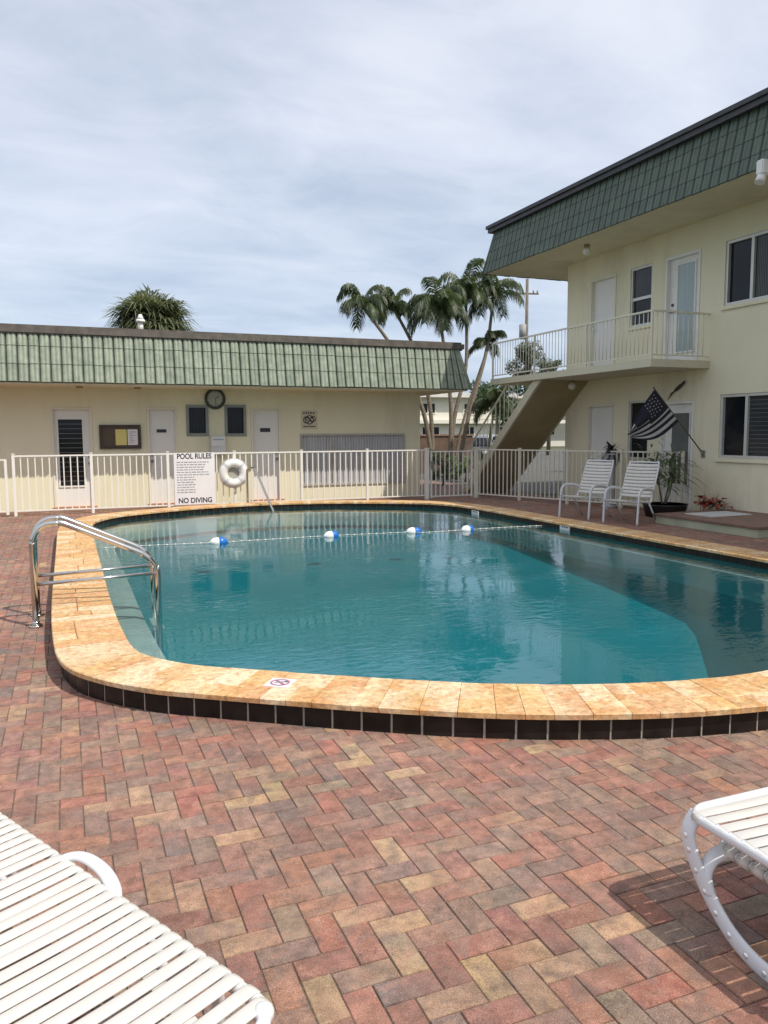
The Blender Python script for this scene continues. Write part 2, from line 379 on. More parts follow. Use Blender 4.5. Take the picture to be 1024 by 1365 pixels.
pool = thing('swimming_pool', 'raised freeform swimming pool with honey travertine coping and black tile band', 'swimming pool', (XC, 9, 0))
PL = Vector((XC, 9, 0))
def plift(mb, name, mats, **k):
    mb.v = [(x-PL.x, y-PL.y, z) for x, y, z in mb.v]; return mb.build(name, mats, pool, **k)
def strip(mb, A, B, za, zb, mi=0, smooth=False):
    for i in range(NP):
        j = (i+1) % NP
        mb.face([(A[i].x, A[i].y, za), (A[j].x, A[j].y, za), (B[j].x, B[j].y, zb), (B[i].x, B[i].y, zb)], mi, smooth=smooth)
# raised wall and shell
mb = MB()
strip(mb, off(.04), off(.04), -.3, ZC-.036)
strip(mb, off(.04), off(CW-.03), ZC-.037, ZC-.037)
plift(mb, 'raised_wall', M_grout)
mb = MB(); ins = off(CW-.02)
strip(mb, ins, ins, ZC-.036, -.052)
plift(mb, 'waterline_grout', mat('dark grout', (.09, .075, .06), .9, var=.2, vscale=20))
mb = MB()
strip(mb, ins, ins, -.052, -1.75)
FL = off(CW-.02)
FP = [(16, .5), (11.6, .5), (10.1, .60), (8.4, .72), (7.25, .82), (7.0, .93), (6.6, 1.32), (6.1, 1.5), (2.2, 1.6)]
for (ya, da), (yb, db) in zip(FP, FP[1:]):
    mb.face([(-.45, yb,   .11-db), (7.85, yb,   .11-db), (7.85, ya, .11-da), (-.45, ya, .11-da)], smooth=True)
plift(mb, 'basin', M_plaster)
# ledge below the water line, broad on the ladder side
mb = MB()
A = off(CW-.03); B = []
for i in range(NP):
    p = OUT[i]; w = .12
    if p.x < 1.6 and 4.2 < p.y < 14.6:
        w = .12+.16*max(0, min(1, (1.2-p.x)/1.0))
    B.append(OUT[i]+NRM[i]*(CW+w))
strip(mb, A, B, -.055, -.055); strip(mb, B, B, -.055, -.32)
plift(mb, 'ledge', M_bench)
# tile band outside and waterline tiles inside
def tiles(A, flip, z0, z1, size, name, proud):
    mb = MB(); n = int(TOT/size)
    pts, _ = resample([p.copy() for p in A], n*6)
    m = len(pts)
    for k in range(n):
        seg = [pts[(k*6+q) % m] for q in range(7)]
        d = .05
        a = [seg[0].lerp(seg[1], .22)]+seg[1:6]+[seg[6].lerp(seg[5], .22)]
        for q in range(6):
            p, r_ = a[q], a[q+1]
            t = (r_-p).normalized(); nn = Vector((t.y, -t.x, 0))*(proud if not flip else -proud)
            P0, P1 = p+nn, r_+nn
            mb.face([(P0.x, P0.y, z0), (P1.x, P1.y, z0), (P1.x, P1.y, z1), (P0.x, P0.y, z1)], smooth=False)
            mb.face([(P0.x, P0.y, z1), (P1.x, P1.y, z1), (r_.x, r_.y, z1), (p.x, p.y, z1)])
            if q == 0: mb.face([(p.x, p.y, z0), (P0.x, P0.y, z0), (P0.x, P0.y, z1), (p.x, p.y, z1)])
            if q == 5: mb.face([(r_.x, r_.y, z0), (P1.x, P1.y, z0), (P1.x, P1.y, z1), (r_.x, r_.y, z1)])
    plift(mb, name, M_tileblk)
tiles(off(.04), False, .002, ZC-.038, .165, 'riser_tiles', .004)
tiles(off(CW-.02), True, -.05, ZC-.038, .155, 'waterline_tiles', .004)
# travertine coping stones
def trav_color():
    c = random.choice([(.62, .40, .20), (.58, .33, .14), (.70, .53, .33), (.57, .32, .13), (.66, .44, .23), (.72, .57, .38), (.56, .31, .16), (.64, .40, .19), (.60, .37, .15)])
    k = random.uniform(.88, 1.08); return tuple(q*k for q in c)
mb = MB(); s_ = 0
fo, fi = 0.0, CW
def ring_at(s, d):
    u = (s/TOT*NP) % NP; i = int(u); t = u-i; j = (i+1) % NP
    return (OUT[i]+NRM[i]*d).lerp(OUT[j]+NRM[j]*d, t)
def stone(s0, s1, d0, d1, c, c2, sp):
    zt = ZC+random.uniform(-.0015, .0015); zb = ZC-.035; m = max(2, int((s1-s0)/.04)); g = .0015
    s0 += g; s1 -= g; b = .006
    if d0 > 0: d0 += g
    if d1 < CW: d1 -= g
    rows = [(d0+ (0 if d0 > 0 else .004), zb), (d0, zt-b), (d0+b, zt), (d1-b, zt), (d1, zt-b), (d1, zb)]
    grid = []
    for q in range(m+1):
        sq = s0+(s1-s0)*q/m; grid.append([(*ring_at(sq, d).xy, z) for d, z in rows])
    for q in range(m):
        ca = tuple(c[h]+(c2[h]-c[h])*q/m for h in range(3)); cb_ = tuple(c[h]+(c2[h]-c[h])*(q+1)/m for h in range(3))
        for r_ in range(5):
            mb.face([grid[q][r_], grid[q+1][r_], grid[q+1][r_+1], grid[q][r_+1]], c=[ca, cb_, cb_, ca])
    mb.face(list(reversed(grid[0])), c=c); mb.face(grid[-1], c=c2)
while s_ < TOT-.08:
    w = random.choice([.15, .2, .25, .3, .2, .22]); e_ = min(TOT, s_+w)
    if TOT-e_ < .1: e_ = TOT
    if random.random() < .7:
        dm = random.choice([.16, .2, .24, .3]); 
        if random.random() < .45 and e_-s_ > .25:
            mid = (s_+e_)/2; stone(s_, mid, 0, dm, trav_color(), trav_color(), 0); stone(mid, e_, 0, dm, trav_color(), trav_color(), 0)
        else: stone(s_, e_, 0, dm, trav_color(), trav_color(), 0)
        stone(s_, e_, dm, CW, trav_color(), trav_color(), 0)
    else: stone(s_, e_, 0, CW, trav_color(), trav_color(), 0)
    s_ = e_
coping = plift(mb, 'coping', M_trav, col_attr=True)
# no diving marker tile let into the coping, depth tiles on the waterline
mb = MB(); cpt = Vector((1.09, 4.32)); tx = Vector((.80, -.60)); ty = Vector((.60, .80))
def cq(a, b, z): p = cpt+tx*a+ty*b; return (p.x, p.y, z)
mb.add([cq(-.075, -.075, ZC-.01), cq(.075, -.075, ZC-.01), cq(.075, .075, ZC-.01), cq(-.075, .075, ZC-.01), cq(-.075, -.075, ZC+.005), cq(.075, -.075, ZC+.005), cq(.075, .075, ZC+.005), cq(-.075, .075, ZC+.005)],
       [(0, 1, 5, 4), (1, 2, 6, 5), (2, 3, 7, 6), (3, 0, 4, 7), (4, 5, 6, 7)])
def ringflat(mb, r0, r1, z, mi, n=28):
    for k in range(n):
        a, b = 2*math.pi*k/n, 2*math.pi*(k+1)/n
        mb.face([cq(r0*math.cos(a), r0*math.sin(a), z), cq(r1*math.cos(a), r1*math.sin(a), z), cq(r1*math.cos(b), r1*math.sin(b), z), cq(r0*math.cos(b), r0*math.sin(b), z)], mi)
ringflat(mb, .045, .058, ZC+.0065, 1)
mb.face([cq(-.045, .032, ZC+.008), cq(-.035, .042, ZC+.008), cq(.045, -.032, ZC+.008), cq(.035, -.042, ZC+.008)], 1)
mb.face([cq(-.03, -.012, ZC+.0065), cq(.025, .012, ZC+.0065), cq(.022, .022, ZC+.0065), cq(-.032, -.002, ZC+.0065)], 2)
for q in range(8):
    a, b = 2*math.pi*q/8, 2*math.pi*(q+1)/8
    mb.face([cq(.03, .02, ZC+.007), cq(.03+.01*math.cos(a), .02+.01*math.sin(a), ZC+.007), cq(.03+.01*math.cos(b), .02+.01*math.sin(b), ZC+.007)], 2)
M_markw = mat('marker tile ceramic', (.72, .70, .70), .3, var=.04); M_markr = mat('marker red', (.42, .16, .24), .4, var=.05); M_markb = mat('marker blue', (.06, .05, .15), .4, var=.05)
plift(mb, 'marker_tile', [M_markw, M_markr, M_markb])
for yy in (10.3, 13.0):
    mb = MB(); xw = 2*XC+.18-CW+.02-.0045
    if yy > 12.5: xw -= .13
    mb.box(xw-.012, xw, yy-.13, yy+.13, .0, .116, 0)
    for q in range(3): mb.box(xw-.015, xw-.012, yy-.09+q*.065, yy-.05+q*.065, .088, .108, 1)
    plift(mb, 'depth_tile', [M_markw, M_paint_dk])

# water: one closed body
M_water = bpy.data.materials.new('pool water'); nt, N, L, P = nodes(M_water); N.remove(P)
outn = [n for n in N if n.type == 'OUTPUT_MATERIAL'][0]
tr = N.new('ShaderNodeBsdfTransparent'); gl = N.new('ShaderNodeBsdfGlossy'); gl.inputs['Roughness'].default_value = .0
fr = N.new('ShaderNodeFresnel'); fr.inputs['IOR'].default_value = 1.5; ms = N.new('ShaderNodeMixShader')
tc = N.new('ShaderNodeTexCoord'); mp = N.new('ShaderNodeMapping'); mp.inputs['Rotation'].default_value = (0, 0, R(-22)); mp.inputs['Scale'].default_value = (.8, 1.5, 1)
L.new(tc.outputs['Object'], mp.inputs[0])
na = N.new('ShaderNodeTexNoise'); na.inputs['Scale'].default_value = 9; na.inputs['Detail'].default_value = 3; na.inputs['Distortion'].default_value = .4; L.new(mp.outputs[0], na.inputs['Vector'])
nb = N.new('ShaderNodeTexNoise'); nb.inputs['Scale'].default_value = .8; nb.inputs['Detail'].default_value = 2; L.new(tc.outputs['Object'], nb.inputs['Vector'])
mr = N.new('ShaderNodeMapRange'); mr.inputs[1].default_value = .4; mr.inputs[2].default_value = .65; mr.inputs[3].default_value = .12; mr.inputs[4].default_value = 1; L.new(nb.outputs['Fac'], mr.inputs[0])
mm = N.new('ShaderNodeMath'); mm.operation = 'MULTIPLY'; L.new(na.outputs['Fac'], mm.inputs[0]); L.new(mr.outputs[0], mm.inputs[1])
bp = N.new('ShaderNodeBump'); bp.inputs['Strength'].default_value = 1.0; bp.inputs['Distance'].default_value = .006; L.new(mm.outputs[0], bp.inputs['Height'])
L.new(bp.outputs[0], gl.inputs['Normal']); L.new(bp.outputs[0], fr.inputs['Normal'])
df = N.new('ShaderNodeBsdfDiffuse'); df.inputs['Color'].default_value = (.02, .26, .30, 1); md_ = N.new('ShaderNodeMixShader'); md_.inputs[0].default_value = .14
L.new(tr.outputs[0], md_.inputs[1]); L.new(df.outputs[0], md_.inputs[2])
L.new(fr.outputs[0], ms.inputs[0]); L.new(md_.outputs[0], ms.inputs[1]); L.new(gl.outputs[0], ms.inputs[2]); L.new(ms.outputs[0], outn.inputs['Surface'])
va = N.new('ShaderNodeVolumeAbsorption'); va.inputs['Color'].default_value = (.01, .84, .89, 1); va.inputs['Density'].default_value = .62
L.new(va.outputs[0], outn.inputs['Volume'])
mb = MB(); wpts = off(CW+.0)   # ends just inside the tile face
wpts = off(CW-.05)
n_ = len(wpts)
mb.add([(p.x, p.y, ZW) for p in wpts]+[(p.x, p.y, -2.2) for p in wpts],
       [tuple(range(n_)), tuple(reversed(range(n_, 2*n_)))]+[(i, n_+i, n_+(i+1) % n_, (i+1) % n_) for i in range(n_)])
water = mb.build('water', M_water); tag(water, 'still turquoise pool water reflecting the buildings', 'water', kind='structure')

# ------------------------------------------------------------------ ground with a hole for the pool
def ground_ring(name, z, outer, material, inner, label, cat):
    """sheet between the pool outline and a rectangle"""
    x0, x1, y0, y1 = outer
    mb = MB(); c = Vector((XC, 9, 0)); m = len(inner)
    def proj(p):
        d = Vector((p.x-c.x, p.y-c.y)); t = min((x1-c.x)/d.x if d.x > 1e-9 else 1e9, (x0-c.x)/d.x if d.x < -1e-9 else 1e9,
                                                (y1-c.y)/d.y if d.y > 1e-9 else 1e9, (y0-c.y)/d.y if d.y < -1e-9 else 1e9)
        return Vector((c.x+d.x*t, c.y+d.y*t, 0))
    pr_ = [proj(p) for p in inner]
    def side(p):
        if abs(p.x-x1) < 1e-6: return 0
        if abs(p.y-y1) < 1e-6: return 1
        if abs(p.x-x0) < 1e-6: return 2
        return 3
    corner = {(0, 1): (x1, y1), (1, 2): (x0, y1), (2, 3): (x0, y0), (3, 0): (x1, y0)}
    for i in range(m):
        j = (i+1) % m; a, b = pr_[i], pr_[j]; f = [(inner[i].x, inner[i].y, z), (a.x, a.y, z)]
        sa, sb = side(a), side(b)
        if sa != sb and (sa, sb) in corner: f.append((*corner[(sa, sb)], z))
        f += [(b.x, b.y, z), (inner[j].x, inner[j].y, z)]
        mb.face(f)
    o = mb.build(name, material); return tag(o, label, cat, kind='structure')
ground_ring('ground', -.032, (-900, 900, -900, 900), M_ground, off(.1), 'dry lawn and earth round the motel', 'ground')
ground_ring('bedding_sand', -.0045, (-6, 11.19, -3, 17.98), M_sand, off(.1), 'dark sand showing in the paver joints', 'ground')

BPAL = [((.30, .15, .115), 20), ((.265, .135, .105), 15), ((.29, .175, .135), 14), ((.34, .15, .11), 10), ((.26, .175, .135), 15), ((.235, .155, .125), 11), ((.19, .15, .135), 3),
        ((.39, .25, .16), 4), ((.42, .29, .17), 2), ((.35, .18, .12), 8), ((.28, .20, .145), 7)]
BW = [w for _, w in BPAL]
def brick_color():
    c = random.choices(BPAL, BW)[0][0]; k = random.uniform(.88, 1.10)
    return tuple(q*k for q in c)
import bisect
inner_poly = [(p.x, p.y) for p in off(.10)]
def inside(x, y):
    if not (-.1 < x < 7.64 and 2.95 < y < 16.2): return False
    c = False; n = len(inner_poly); j = n-1
    for i in range(0, n, 4):
        j = (i-4) % n
        xi, yi = inner_poly[i]; xj, yj = inner_poly[j]
        if (yi > y) != (yj > y) and x < (xj-xi)*(y-yi)/(yj-yi)+xi: c = not c
    return c
mb = MB(); U = .0945; g = .0011; bv = .0026
def jt(): return random.uniform(-.0011, .0011)
def paver(x0, x1, y0, y1):
    c1 = brick_color(); c2 = tuple(a*.35+b*.65 for a, b in zip(c1, brick_color())) if random.random() < .55 else tuple(a*random.uniform(.9, 1.1) for a in c1)
    z = random.uniform(-.0012, .0012); tx_, ty_ = random.uniform(-.001, .001), random.uniform(-.001, .001)
    x0 += g+random.uniform(0, .0009); x1 -= g+random.uniform(0, .0009); y0 += g+random.uniform(0, .0009); y1 -= g+random.uniform(0, .0009)
    horiz = (x1-x0) > (y1-y0)
    O = [(x0+jt(), y0+jt()), (x1+jt(), y0+jt()), (x1+jt(), y1+jt()), (x0+jt(), y1+jt())]; I = [(O[0][0]+bv, O[0][1]+bv), (O[1][0]-bv, O[1][1]+bv), (O[2][0]-bv, O[2][1]-bv), (O[3][0]+bv, O[3][1]-bv)]
    cc = [c1, c2, c2, c1] if horiz else [c1, c1, c2, c2]
    zi = [z-tx_-ty_, z+tx_-ty_, z+tx_+ty_, z-tx_+ty_]
    b = len(mb.v); 
    mb.v += [(*O[k], -.014) for k in range(4)]+[(*O[k], zi[k]-bv) for k in range(4)]+[(*I[k], zi[k]) for k in range(4)]
    def F(idx, cs): mb.f.append(tuple(b+i for i in idx)); mb.mi.append(0); mb.sm.append(False); mb.c.append(cs)
    F((8, 9, 10, 11), cc)
    for k in range(4):
        k2 = (k+1) % 4; cs = [tuple(q*.8 for q in cc[k]), tuple(q*.8 for q in cc[k2])]
        F((4+k, 4+k2, 8+k2, 8+k), [cs[0], cs[1], cs[1], cs[0]]); F((k, k2, 4+k2, 4+k), [cs[0], cs[1], cs[1], cs[0]])
X0, X1, Y0, Y1 = -45, 117, -15, 189
for j in range(Y0, Y1):
    for i in range(X0, X1):
        t = (i+j) % 4; x, y = i*U, j*U
        if t == 0: r_ = (x, x+2*U, y, y+U)
        elif t == 2: r_ = (x, x+U, y, y+2*U)
        else: continue
        cx2, cy2 = (r_[0]+r_[1])/2, (r_[2]+r_[3])/2
        if inside(cx2, cy2): continue
        paver(*r_)
pv = mb.build('paving', M_brick, col_attr=True); tag(pv, 'herringbone deck of red, tan and grey clay pavers round the pool', 'paving', kind='structure')

mb = MB(); mb.box(11.3, 70, 17.2, 60, -.2, -.02)
tag(mb.build('parking_lot', M_asphalt), 'grey asphalt parking lot beyond the pool fence', 'parking lot', kind='structure')
mb = MB(); mb.box(8.3, 11.25, 18.0, 60, -.2, -.008)
tag(mb.build('path', mat('pinkish path', (.24, .15, .12), .9, var=.2, vscale=6)), 'pinkish path leading away behind the pool gate', 'path', kind='structure')

# ------------------------------------------------------------------ walls with openings
def wall_panel(mb, P0, du, u0, u1, z0, z1, holes, depth, nrm):
    """front face with rectangular openings and their reveals; du along the wall, nrm points out"""
    P0 = Vector(P0); du = Vector(du); nrm = Vector(nrm)
    us = sorted({u0, u1, *[h[0] for h in holes], *[h[1] for h in holes]}); zs = sorted({z0, z1, *[h[2] for h in holes], *[h[3] for h in holes]})
    us = [u for u in us if u0 <= u <= u1]; zs = [z for z in zs if z0 <= z <= z1]
    def pt(u, z, d=0): p = P0+du*u-nrm*d; return (p.x, p.y, z)
    for a, b in zip(us, us[1:]):
        for c, d in zip(zs, zs[1:]):
            m1, m2 = (a+b)/2, (c+d)/2
            if any(h[0] < m1 < h[1] and h[2] < m2 < h[3] for h in holes): continue
            mb.face([pt(a, c), pt(b, c), pt(b, d), pt(a, d)])
    for h in holes:
        a, b, c, d = h[:4]
        mb.face([pt(a, c), pt(a, c, depth), pt(a, d, depth), pt(a, d)]); mb.face([pt(b, c), pt(b, c, depth), pt(b, d, depth), pt(b, d)])
        mb.face([pt(a, d), pt(b, d), pt(b, d, depth), pt(a, d, depth)]); mb.face([pt(a, c), pt(b, c), pt(b, c, depth), pt(a, c, depth)])

class Loc:
    """local wall frame: u along, n outwards, z up"""
    def __init__(s, P0, du, nrm): s.P0 = Vector(P0); s.du = Vector(du); s.n = Vector(nrm)
    def box(s, mb, u0, u1, n0, n1, z0, z1, mi=0):
        o = s.P0+s.du*u0+s.n*n0; o.z = z0
        return mb.obox(o, s.du*(u1-u0), s.n*(n1-n0), Vector((0, 0, z1-z0)), mi)
    def pt(s, u, n, z): p = s.P0+s.du*u+s.n*n; p.z = z; return p

def frame_boxes(mb, Lc, u0, u1, z0, z1, n0, n1, w, mi=0, bottom=True):
    Lc.box(mb, u0, u0+w, n0, n1, z0, z1, mi); Lc.box(mb, u1-w, u1, n0, n1, z0, z1, mi)
    Lc.box(mb, u0+w, u1-w, n0, n1, z1-w, z1, mi)
    if bottom: Lc.box(mb, u0+w, u1-w, n0, n1, z0, z0+w, mi)

def mansard(mb, a_top, b_top, a_bot, b_bot, nout, period=.197, courses=(0, .26, .63, 1.0), amp=.045, step=.012):
    a_top, b_top, a_bot, b_bot, nout = map(Vector, (a_top, b_top, a_bot, b_bot, nout))
    Lb = (b_bot-a_bot).length; n = max(1, round(Lb/period)); seg = 10
    prof = []
    for k in range(n):
        for q in range(seg):
            f = q/seg; h = amp*(math.sin(math.pi*f)**.45*(1-.42*math.exp(-((f-.5)/.11)**2)) if f > 0 else -.25); prof.append(((k+f)/n, h, k))
    prof.append((1.0, 0, n-1))
    for ci in range(len(courses)-1):
        t0, t1 = courses[ci], courses[ci+1]
        cols = [random.uniform(.88, 1.08) for _ in range(n+1)]
        jit = [random.uniform(-.006, .006) for _ in range(n+1)]
        dn_ = (b_bot-a_bot).normalized(); sa, sb = (a_top-a_bot).dot(dn_), (b_top-b_bot).dot(dn_); perp = (a_top-a_bot)-dn_*sa
        def P(u, h, t, lift, k):
            wa = max(0, 1-u*Lb/.5); wb = max(0, 1-(1-u)*Lb/.5)
            pb = a_bot.lerp(b_bot, u); p = (pb+perp+dn_*(sa*wa+sb*wb)).lerp(pb, t); return p+nout*(h+lift)
        for (u0, h0, k), (u1, h1, _) in zip(prof, prof[1:]):
            tb = min(1.02, t1+jit[k]+(.01 if ci < len(courses)-2 else 0))
            edge = 1-.42*(h0 < amp*.1 or h1 < amp*.1)-.12*(abs((h0+h1)/2-amp*.6) < amp*.09); c = (cols[k]*edge,)*3  # rib valleys and mid grooves darkened in the tile colour to imitate shade
            A = P(u0, h0, t0, 0.0, k); B = P(u1, h1, t0, 0.0, k); C = P(u1, h1, tb, step, k); D = P(u0, h0, tb, step, k)
            mb.face([A, B, C, D], 0, c, smooth=True)
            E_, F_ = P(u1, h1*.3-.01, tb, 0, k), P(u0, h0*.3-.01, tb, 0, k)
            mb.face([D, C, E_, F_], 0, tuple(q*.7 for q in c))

# ================================================================== LEFT BUILDING (low, across the pool)
LBX0, LBX1, LBY = -9.0, 8.27, 18.0
low = thing('pool_house', 'long low cream building with pale green tiled mansard roof across the pool', 'building', (0, LBY, 0))
LO = Vector((0, LBY, 0))
def lbuild(mb, name, mats, parent=low, **k):
    mb.v = [(x-LO.x, y-LO.y, z-LO.z) for x, y, z in mb.v]; return mb.build(name, mats, parent, **k)
doors = {'d1': (-.29, .53, 0, 2.17), 'd2': (1.66, 2.31, 0, 2.18), 'd3': (3.97, 4.68, 0, 2.18)}
wins = {'w1': (2.53, 2.98, 1.57, 2.22), 'w2': (3.39, 3.84, 1.56, 2.23)}
shut = (5.18, 7.81, .38, 1.54)
mb = MB()
Hs = list(doors.values())+list(wins.values())+[shut]
wall_panel(mb, (0, LBY, 0), (1, 0, 0), LBX0, LBX1, -.1, 2.62, Hs, .12, (0, -1, 0))
mb.face([(LBX1, LBY, -.1), (LBX1, 26, -.1), (LBX1, 26, 2.62), (LBX1, LBY, 2.62)]); mb.face([(LBX0, LBY, -.1), (LBX0, 26, -.1), (LBX0, 26, 2.62), (LBX0, LBY, 2.62)])
mb.face([(LBX0, 26, -.1), (LBX1, 26, -.1), (LBX1, 26, 2.62), (LBX0, 26, 2.62)])
mb.box(LBX0+.05, LBX1-.05, LBY+.13, LBY+.2, -.1, 2.6)
lbuild(mb, 'wall', M_wall)
LL = Loc((0, LBY, 0), (1, 0, 0), (0, -1, 0))
# door with dark jalousie glass
def door(Lc, u0, u1, z0, z1, mk, dmat, glass=None, plaque=None, handle=None, knob=M_greyframe, depth=.07, gmat=None, parent=None, sill=None):
    mb = MB(); t = .045
    Lc.box(mb, u0+t, u1-t, -depth-.04, -depth, z0+.02, z1-t)
    d = mk(mb, 'door', dmat, parent)
    mb = MB(); frame_boxes(mb, Lc, u0+.002, u1-.002, z0, z1-.002, -depth-.03, .015, t, bottom=False)
    mk(mb, 'door_frame', M_trim if dmat is not M_white else M_white, d)
    if glass:
        mb = MB(); Lc.box(mb, glass[0], glass[1], -depth+.001, -depth+.012, glass[2], glass[3]); frame_boxes(mb, Lc, glass[0]-.03, glass[1]+.03, glass[2]-.03, glass[3]+.03, -depth+.0005, -depth+.022, .032, 1)
        if gmat is M_glass:
            nz = int((glass[3]-glass[2])/.1)
            for q in range(1, nz):
                z = glass[2]+q*(glass[3]-glass[2])/nz; Lc.box(mb, glass[0]+.002, glass[1]-.002, -depth+.012, -depth+.020, z-.004, z+.004, 2)
        mk(mb, 'glass_panel', [gmat, dmat, M_greyframe], d)
    if plaque:
        mb = MB(); Lc.box(mb, plaque[0], plaque[1], -depth+.001, -depth+.012, plaque[2], plaque[3]); mk(mb, 'plaque', M_paint_dk, d)
    if handle:
        mb = MB(); p = Lc.pt(handle[0], -depth, handle[1]); q = Lc.pt(handle[0], -depth+.05, handle[1]); mb.cyl(p, q, .012); mb.sphere(q, .032)
        mk(mb, 'handle', knob, d); mb = MB(); p2 = Lc.pt(handle[0], -depth, handle[1]+.13); mb.cyl(p2, Lc.pt(handle[0], -depth+.02, handle[1]+.13), .028)
        mk(mb, 'deadbolt', knob, d)
    if sill:
        mb = MB(); Lc.box(mb, u0-.03, u1+.03, -.1, .12, z0-.02, z0+.055); mk(mb, 'sill', sill, d)
    return d
def lm(mb, name, mats, parent=None): return lbuild(mb, name, mats, parent or low)
a = doors['d1']; d_ = door(LL, *a, lm, M_door, glass=(-.15, .33, .5, 1.92), gmat=M_glass, handle=(.45, .98), sill=M_terra)
tag(d_, 'white door with tall dark jalousie window')
a = doors['d2']; door(LL, *a, lm, M_door, plaque=(1.87, 2.08, 1.63, 1.70), handle=(1.75, 1.0), sill=M_terra)
a = doors['d3']; door(LL, *a, lm, M_door, plaque=(4.2, 4.44, 1.63, 1.72), handle=(4.58, 1.0), sill=M_terra)
for k_, a in wins.items():
    mb = MB(); frame_boxes(mb, LL, a[0]-.02, a[1]+.02, a[2]-.02, a[3]+.02, -.1, .03, .06)
    w = lbuild(mb, 'window', M_greyframe)
    mb = MB(); LL.box(mb, a[0]+.04, a[1]-.04, -.075, -.06, a[2]+.04, a[3]-.04)
    for q in range(1, 6):
        u = a[0]+.04+q*(a[1]-a[0]-.08)/6; LL.box(mb, u-.004, u+.004, -.06, -.05, a[2]+.041, a[3]-.041, 1)
    lbuild(mb, 'pane', [M_glass, M_black], w)
# corrugated shutter panel
mb = MB(); u = shut[0]
while u < shut[1]-.001:
    LL.box(mb, u, min(u+.035, shut[1]), -.06, -.015, shut[2], shut[3]); LL.box(mb, min(u+.035, shut[1]), min(u+.07, shut[1]+.0001), -.06, -.04, shut[2], shut[3]); u += .07
frame_boxes(mb, LL, shut[0]-.04, shut[1]+.04, shut[2]-.04, shut[3]+.04, .001, .03, .045, 1)
LL.box(mb, 5.95, 6.0, -.015, .0, shut[2], shut[3], 1)
lbuild(mb, 'shutter', [M_shutter, mat('shutter frame', (.42, .40, .36), .6)])
# roof
mb = MB(); mb.box(LBX0-.3, 8.80, 17.08, 26.3, 2.60, 3.55); so_ = lbuild(mb, 'eaves', M_soffit)
mb = MB(); mb.box(LBX0-.3, 9.02, 16.88, 26.6, 2.585, 2.612); lbuild(mb, 'soffit', M_soffit)
mb = MB()
mb.box(LBX0-.6, 8.98, 16.98, 26.5, 3.585, 3.70); mb.box(LBX0-.6, 8.94, 17.02, 26.4, 3.55, 3.585); mb.box(LBX0-.6, 8.93, 17.04, 26.45, 3.70, 3.745)
lbuild(mb, 'roof', M_roof)
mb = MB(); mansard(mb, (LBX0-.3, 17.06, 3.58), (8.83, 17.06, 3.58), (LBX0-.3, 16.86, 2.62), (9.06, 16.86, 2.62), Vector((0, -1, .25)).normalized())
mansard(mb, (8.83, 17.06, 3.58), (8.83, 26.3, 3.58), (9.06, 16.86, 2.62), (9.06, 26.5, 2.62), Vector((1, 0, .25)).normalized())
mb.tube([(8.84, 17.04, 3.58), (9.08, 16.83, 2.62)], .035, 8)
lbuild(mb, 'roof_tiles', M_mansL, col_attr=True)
for u in (.3, 1.45):
    mb = MB(); mb.cyl((u, 17.5, 2.585), (u, 17.5, 2.55), .07); lbuild(mb, 'soffit_lamp', mat('rusty lamp base', (.35, .24, .15), .7, var=.3))
# roof vent
v = thing('roof_vent', 'small pale capped vent pipe on the low roof before the palm', 'vent', (1.56, 17.5, 3.745))
mb = MB(); mb.cyl((0, 0, 0), (0, 0, .2), .055); mb.build('pipe', M_white, v)
mb = MB(); mb.cyl((0, 0, .2), (0, 0, .25), .10, r2=.09); mb.cyl((0, 0, .25), (0, 0, .36), .08, r2=.03); mb.build('cap', M_white, v)

# things on the low wall
def wthing(name, label, cat, u, z, n=0): return thing(name, label, cat, (u, LBY-n, z))
nb_ = wthing('notice_board', 'dark brown framed notice board with yellow and white papers', 'notice board', 1.095, 1.28)
mb = MB(); mb.box(-.40, .40, -.03, -.004, .03, .49); mb.build('board', M_cork, nb_)
mb = MB(); LZ = Loc((0, 0, 0), (1, 0, 0), (0, -1, 0)); frame_boxes(mb, LZ, -.43, .43, 0, .52, .003, .06, .045); mb.build('frame', M_dkbrown, nb_)
mb = MB(); mb.box(-.10, .13, -.038, -.031, .08, .42); mb.build('paper', M_paperY, nb_)
mb = MB(); mb.box(.15, .36, -.038, -.031, .08, .42)
for q in range(7): mb.box(.18, .33-random.uniform(0, .08), -.040, -.038, .13+q*.038, .142+q*.038, 1)
mb.build('paper', [M_paper, mat('print grey', (.3, .3, .33), .8)], nb_)
ck = wthing('wall_clock', 'round clock with dark green rim and pale face above the small windows', 'clock', 3.16, 2.38)
mb = MB(); pts = [(.205*math.cos(2*math.pi*k/40), -.035, .205*math.sin(2*math.pi*k/40)) for k in range(40)]; mb.tube(pts, .032, 8, closed=True, ref=(0, 1, 0)); mb.build('rim', mat('dark green rim', (.03, .045, .035), .4), ck)
mb = MB(); mb.cyl((0, -.002, 0), (0, -.03, 0), .2, 40)
for k in range(12):
    a = 2*math.pi*k/12; d = Vector((math.cos(a), 0, math.sin(a))); mb.bar(d*.145+Vector((0, -.032, 0)), d*.17+Vector((0, -.032, 0)), .012, .004, up=(0, 1, 0), mi=1)
mb.build('face', [mat('clock face', (.42, .44, .38), .5, var=.12, vscale=8), M_paint_dk], ck)
mb = MB(); mb.bar((0, -.036, 0), (.09, -.036, .06), .014, .004, up=(0, 1, 0)); mb.bar((0, -.04, 0), (.02, -.04, -.14), .01, .004, up=(0, 1, 0)); mb.build('hands', M_paint_dk, ck)
bx = wthing('wall_box', 'pale grey metal box on the wall below the clock', 'box', 3.185, 1.12)
mb = MB(); mb.rbox(-.17, .17, -.16, -.003, 0, .43, .012); mb.build('case', mat('pale box metal', (.62, .62, .60), .5), bx)
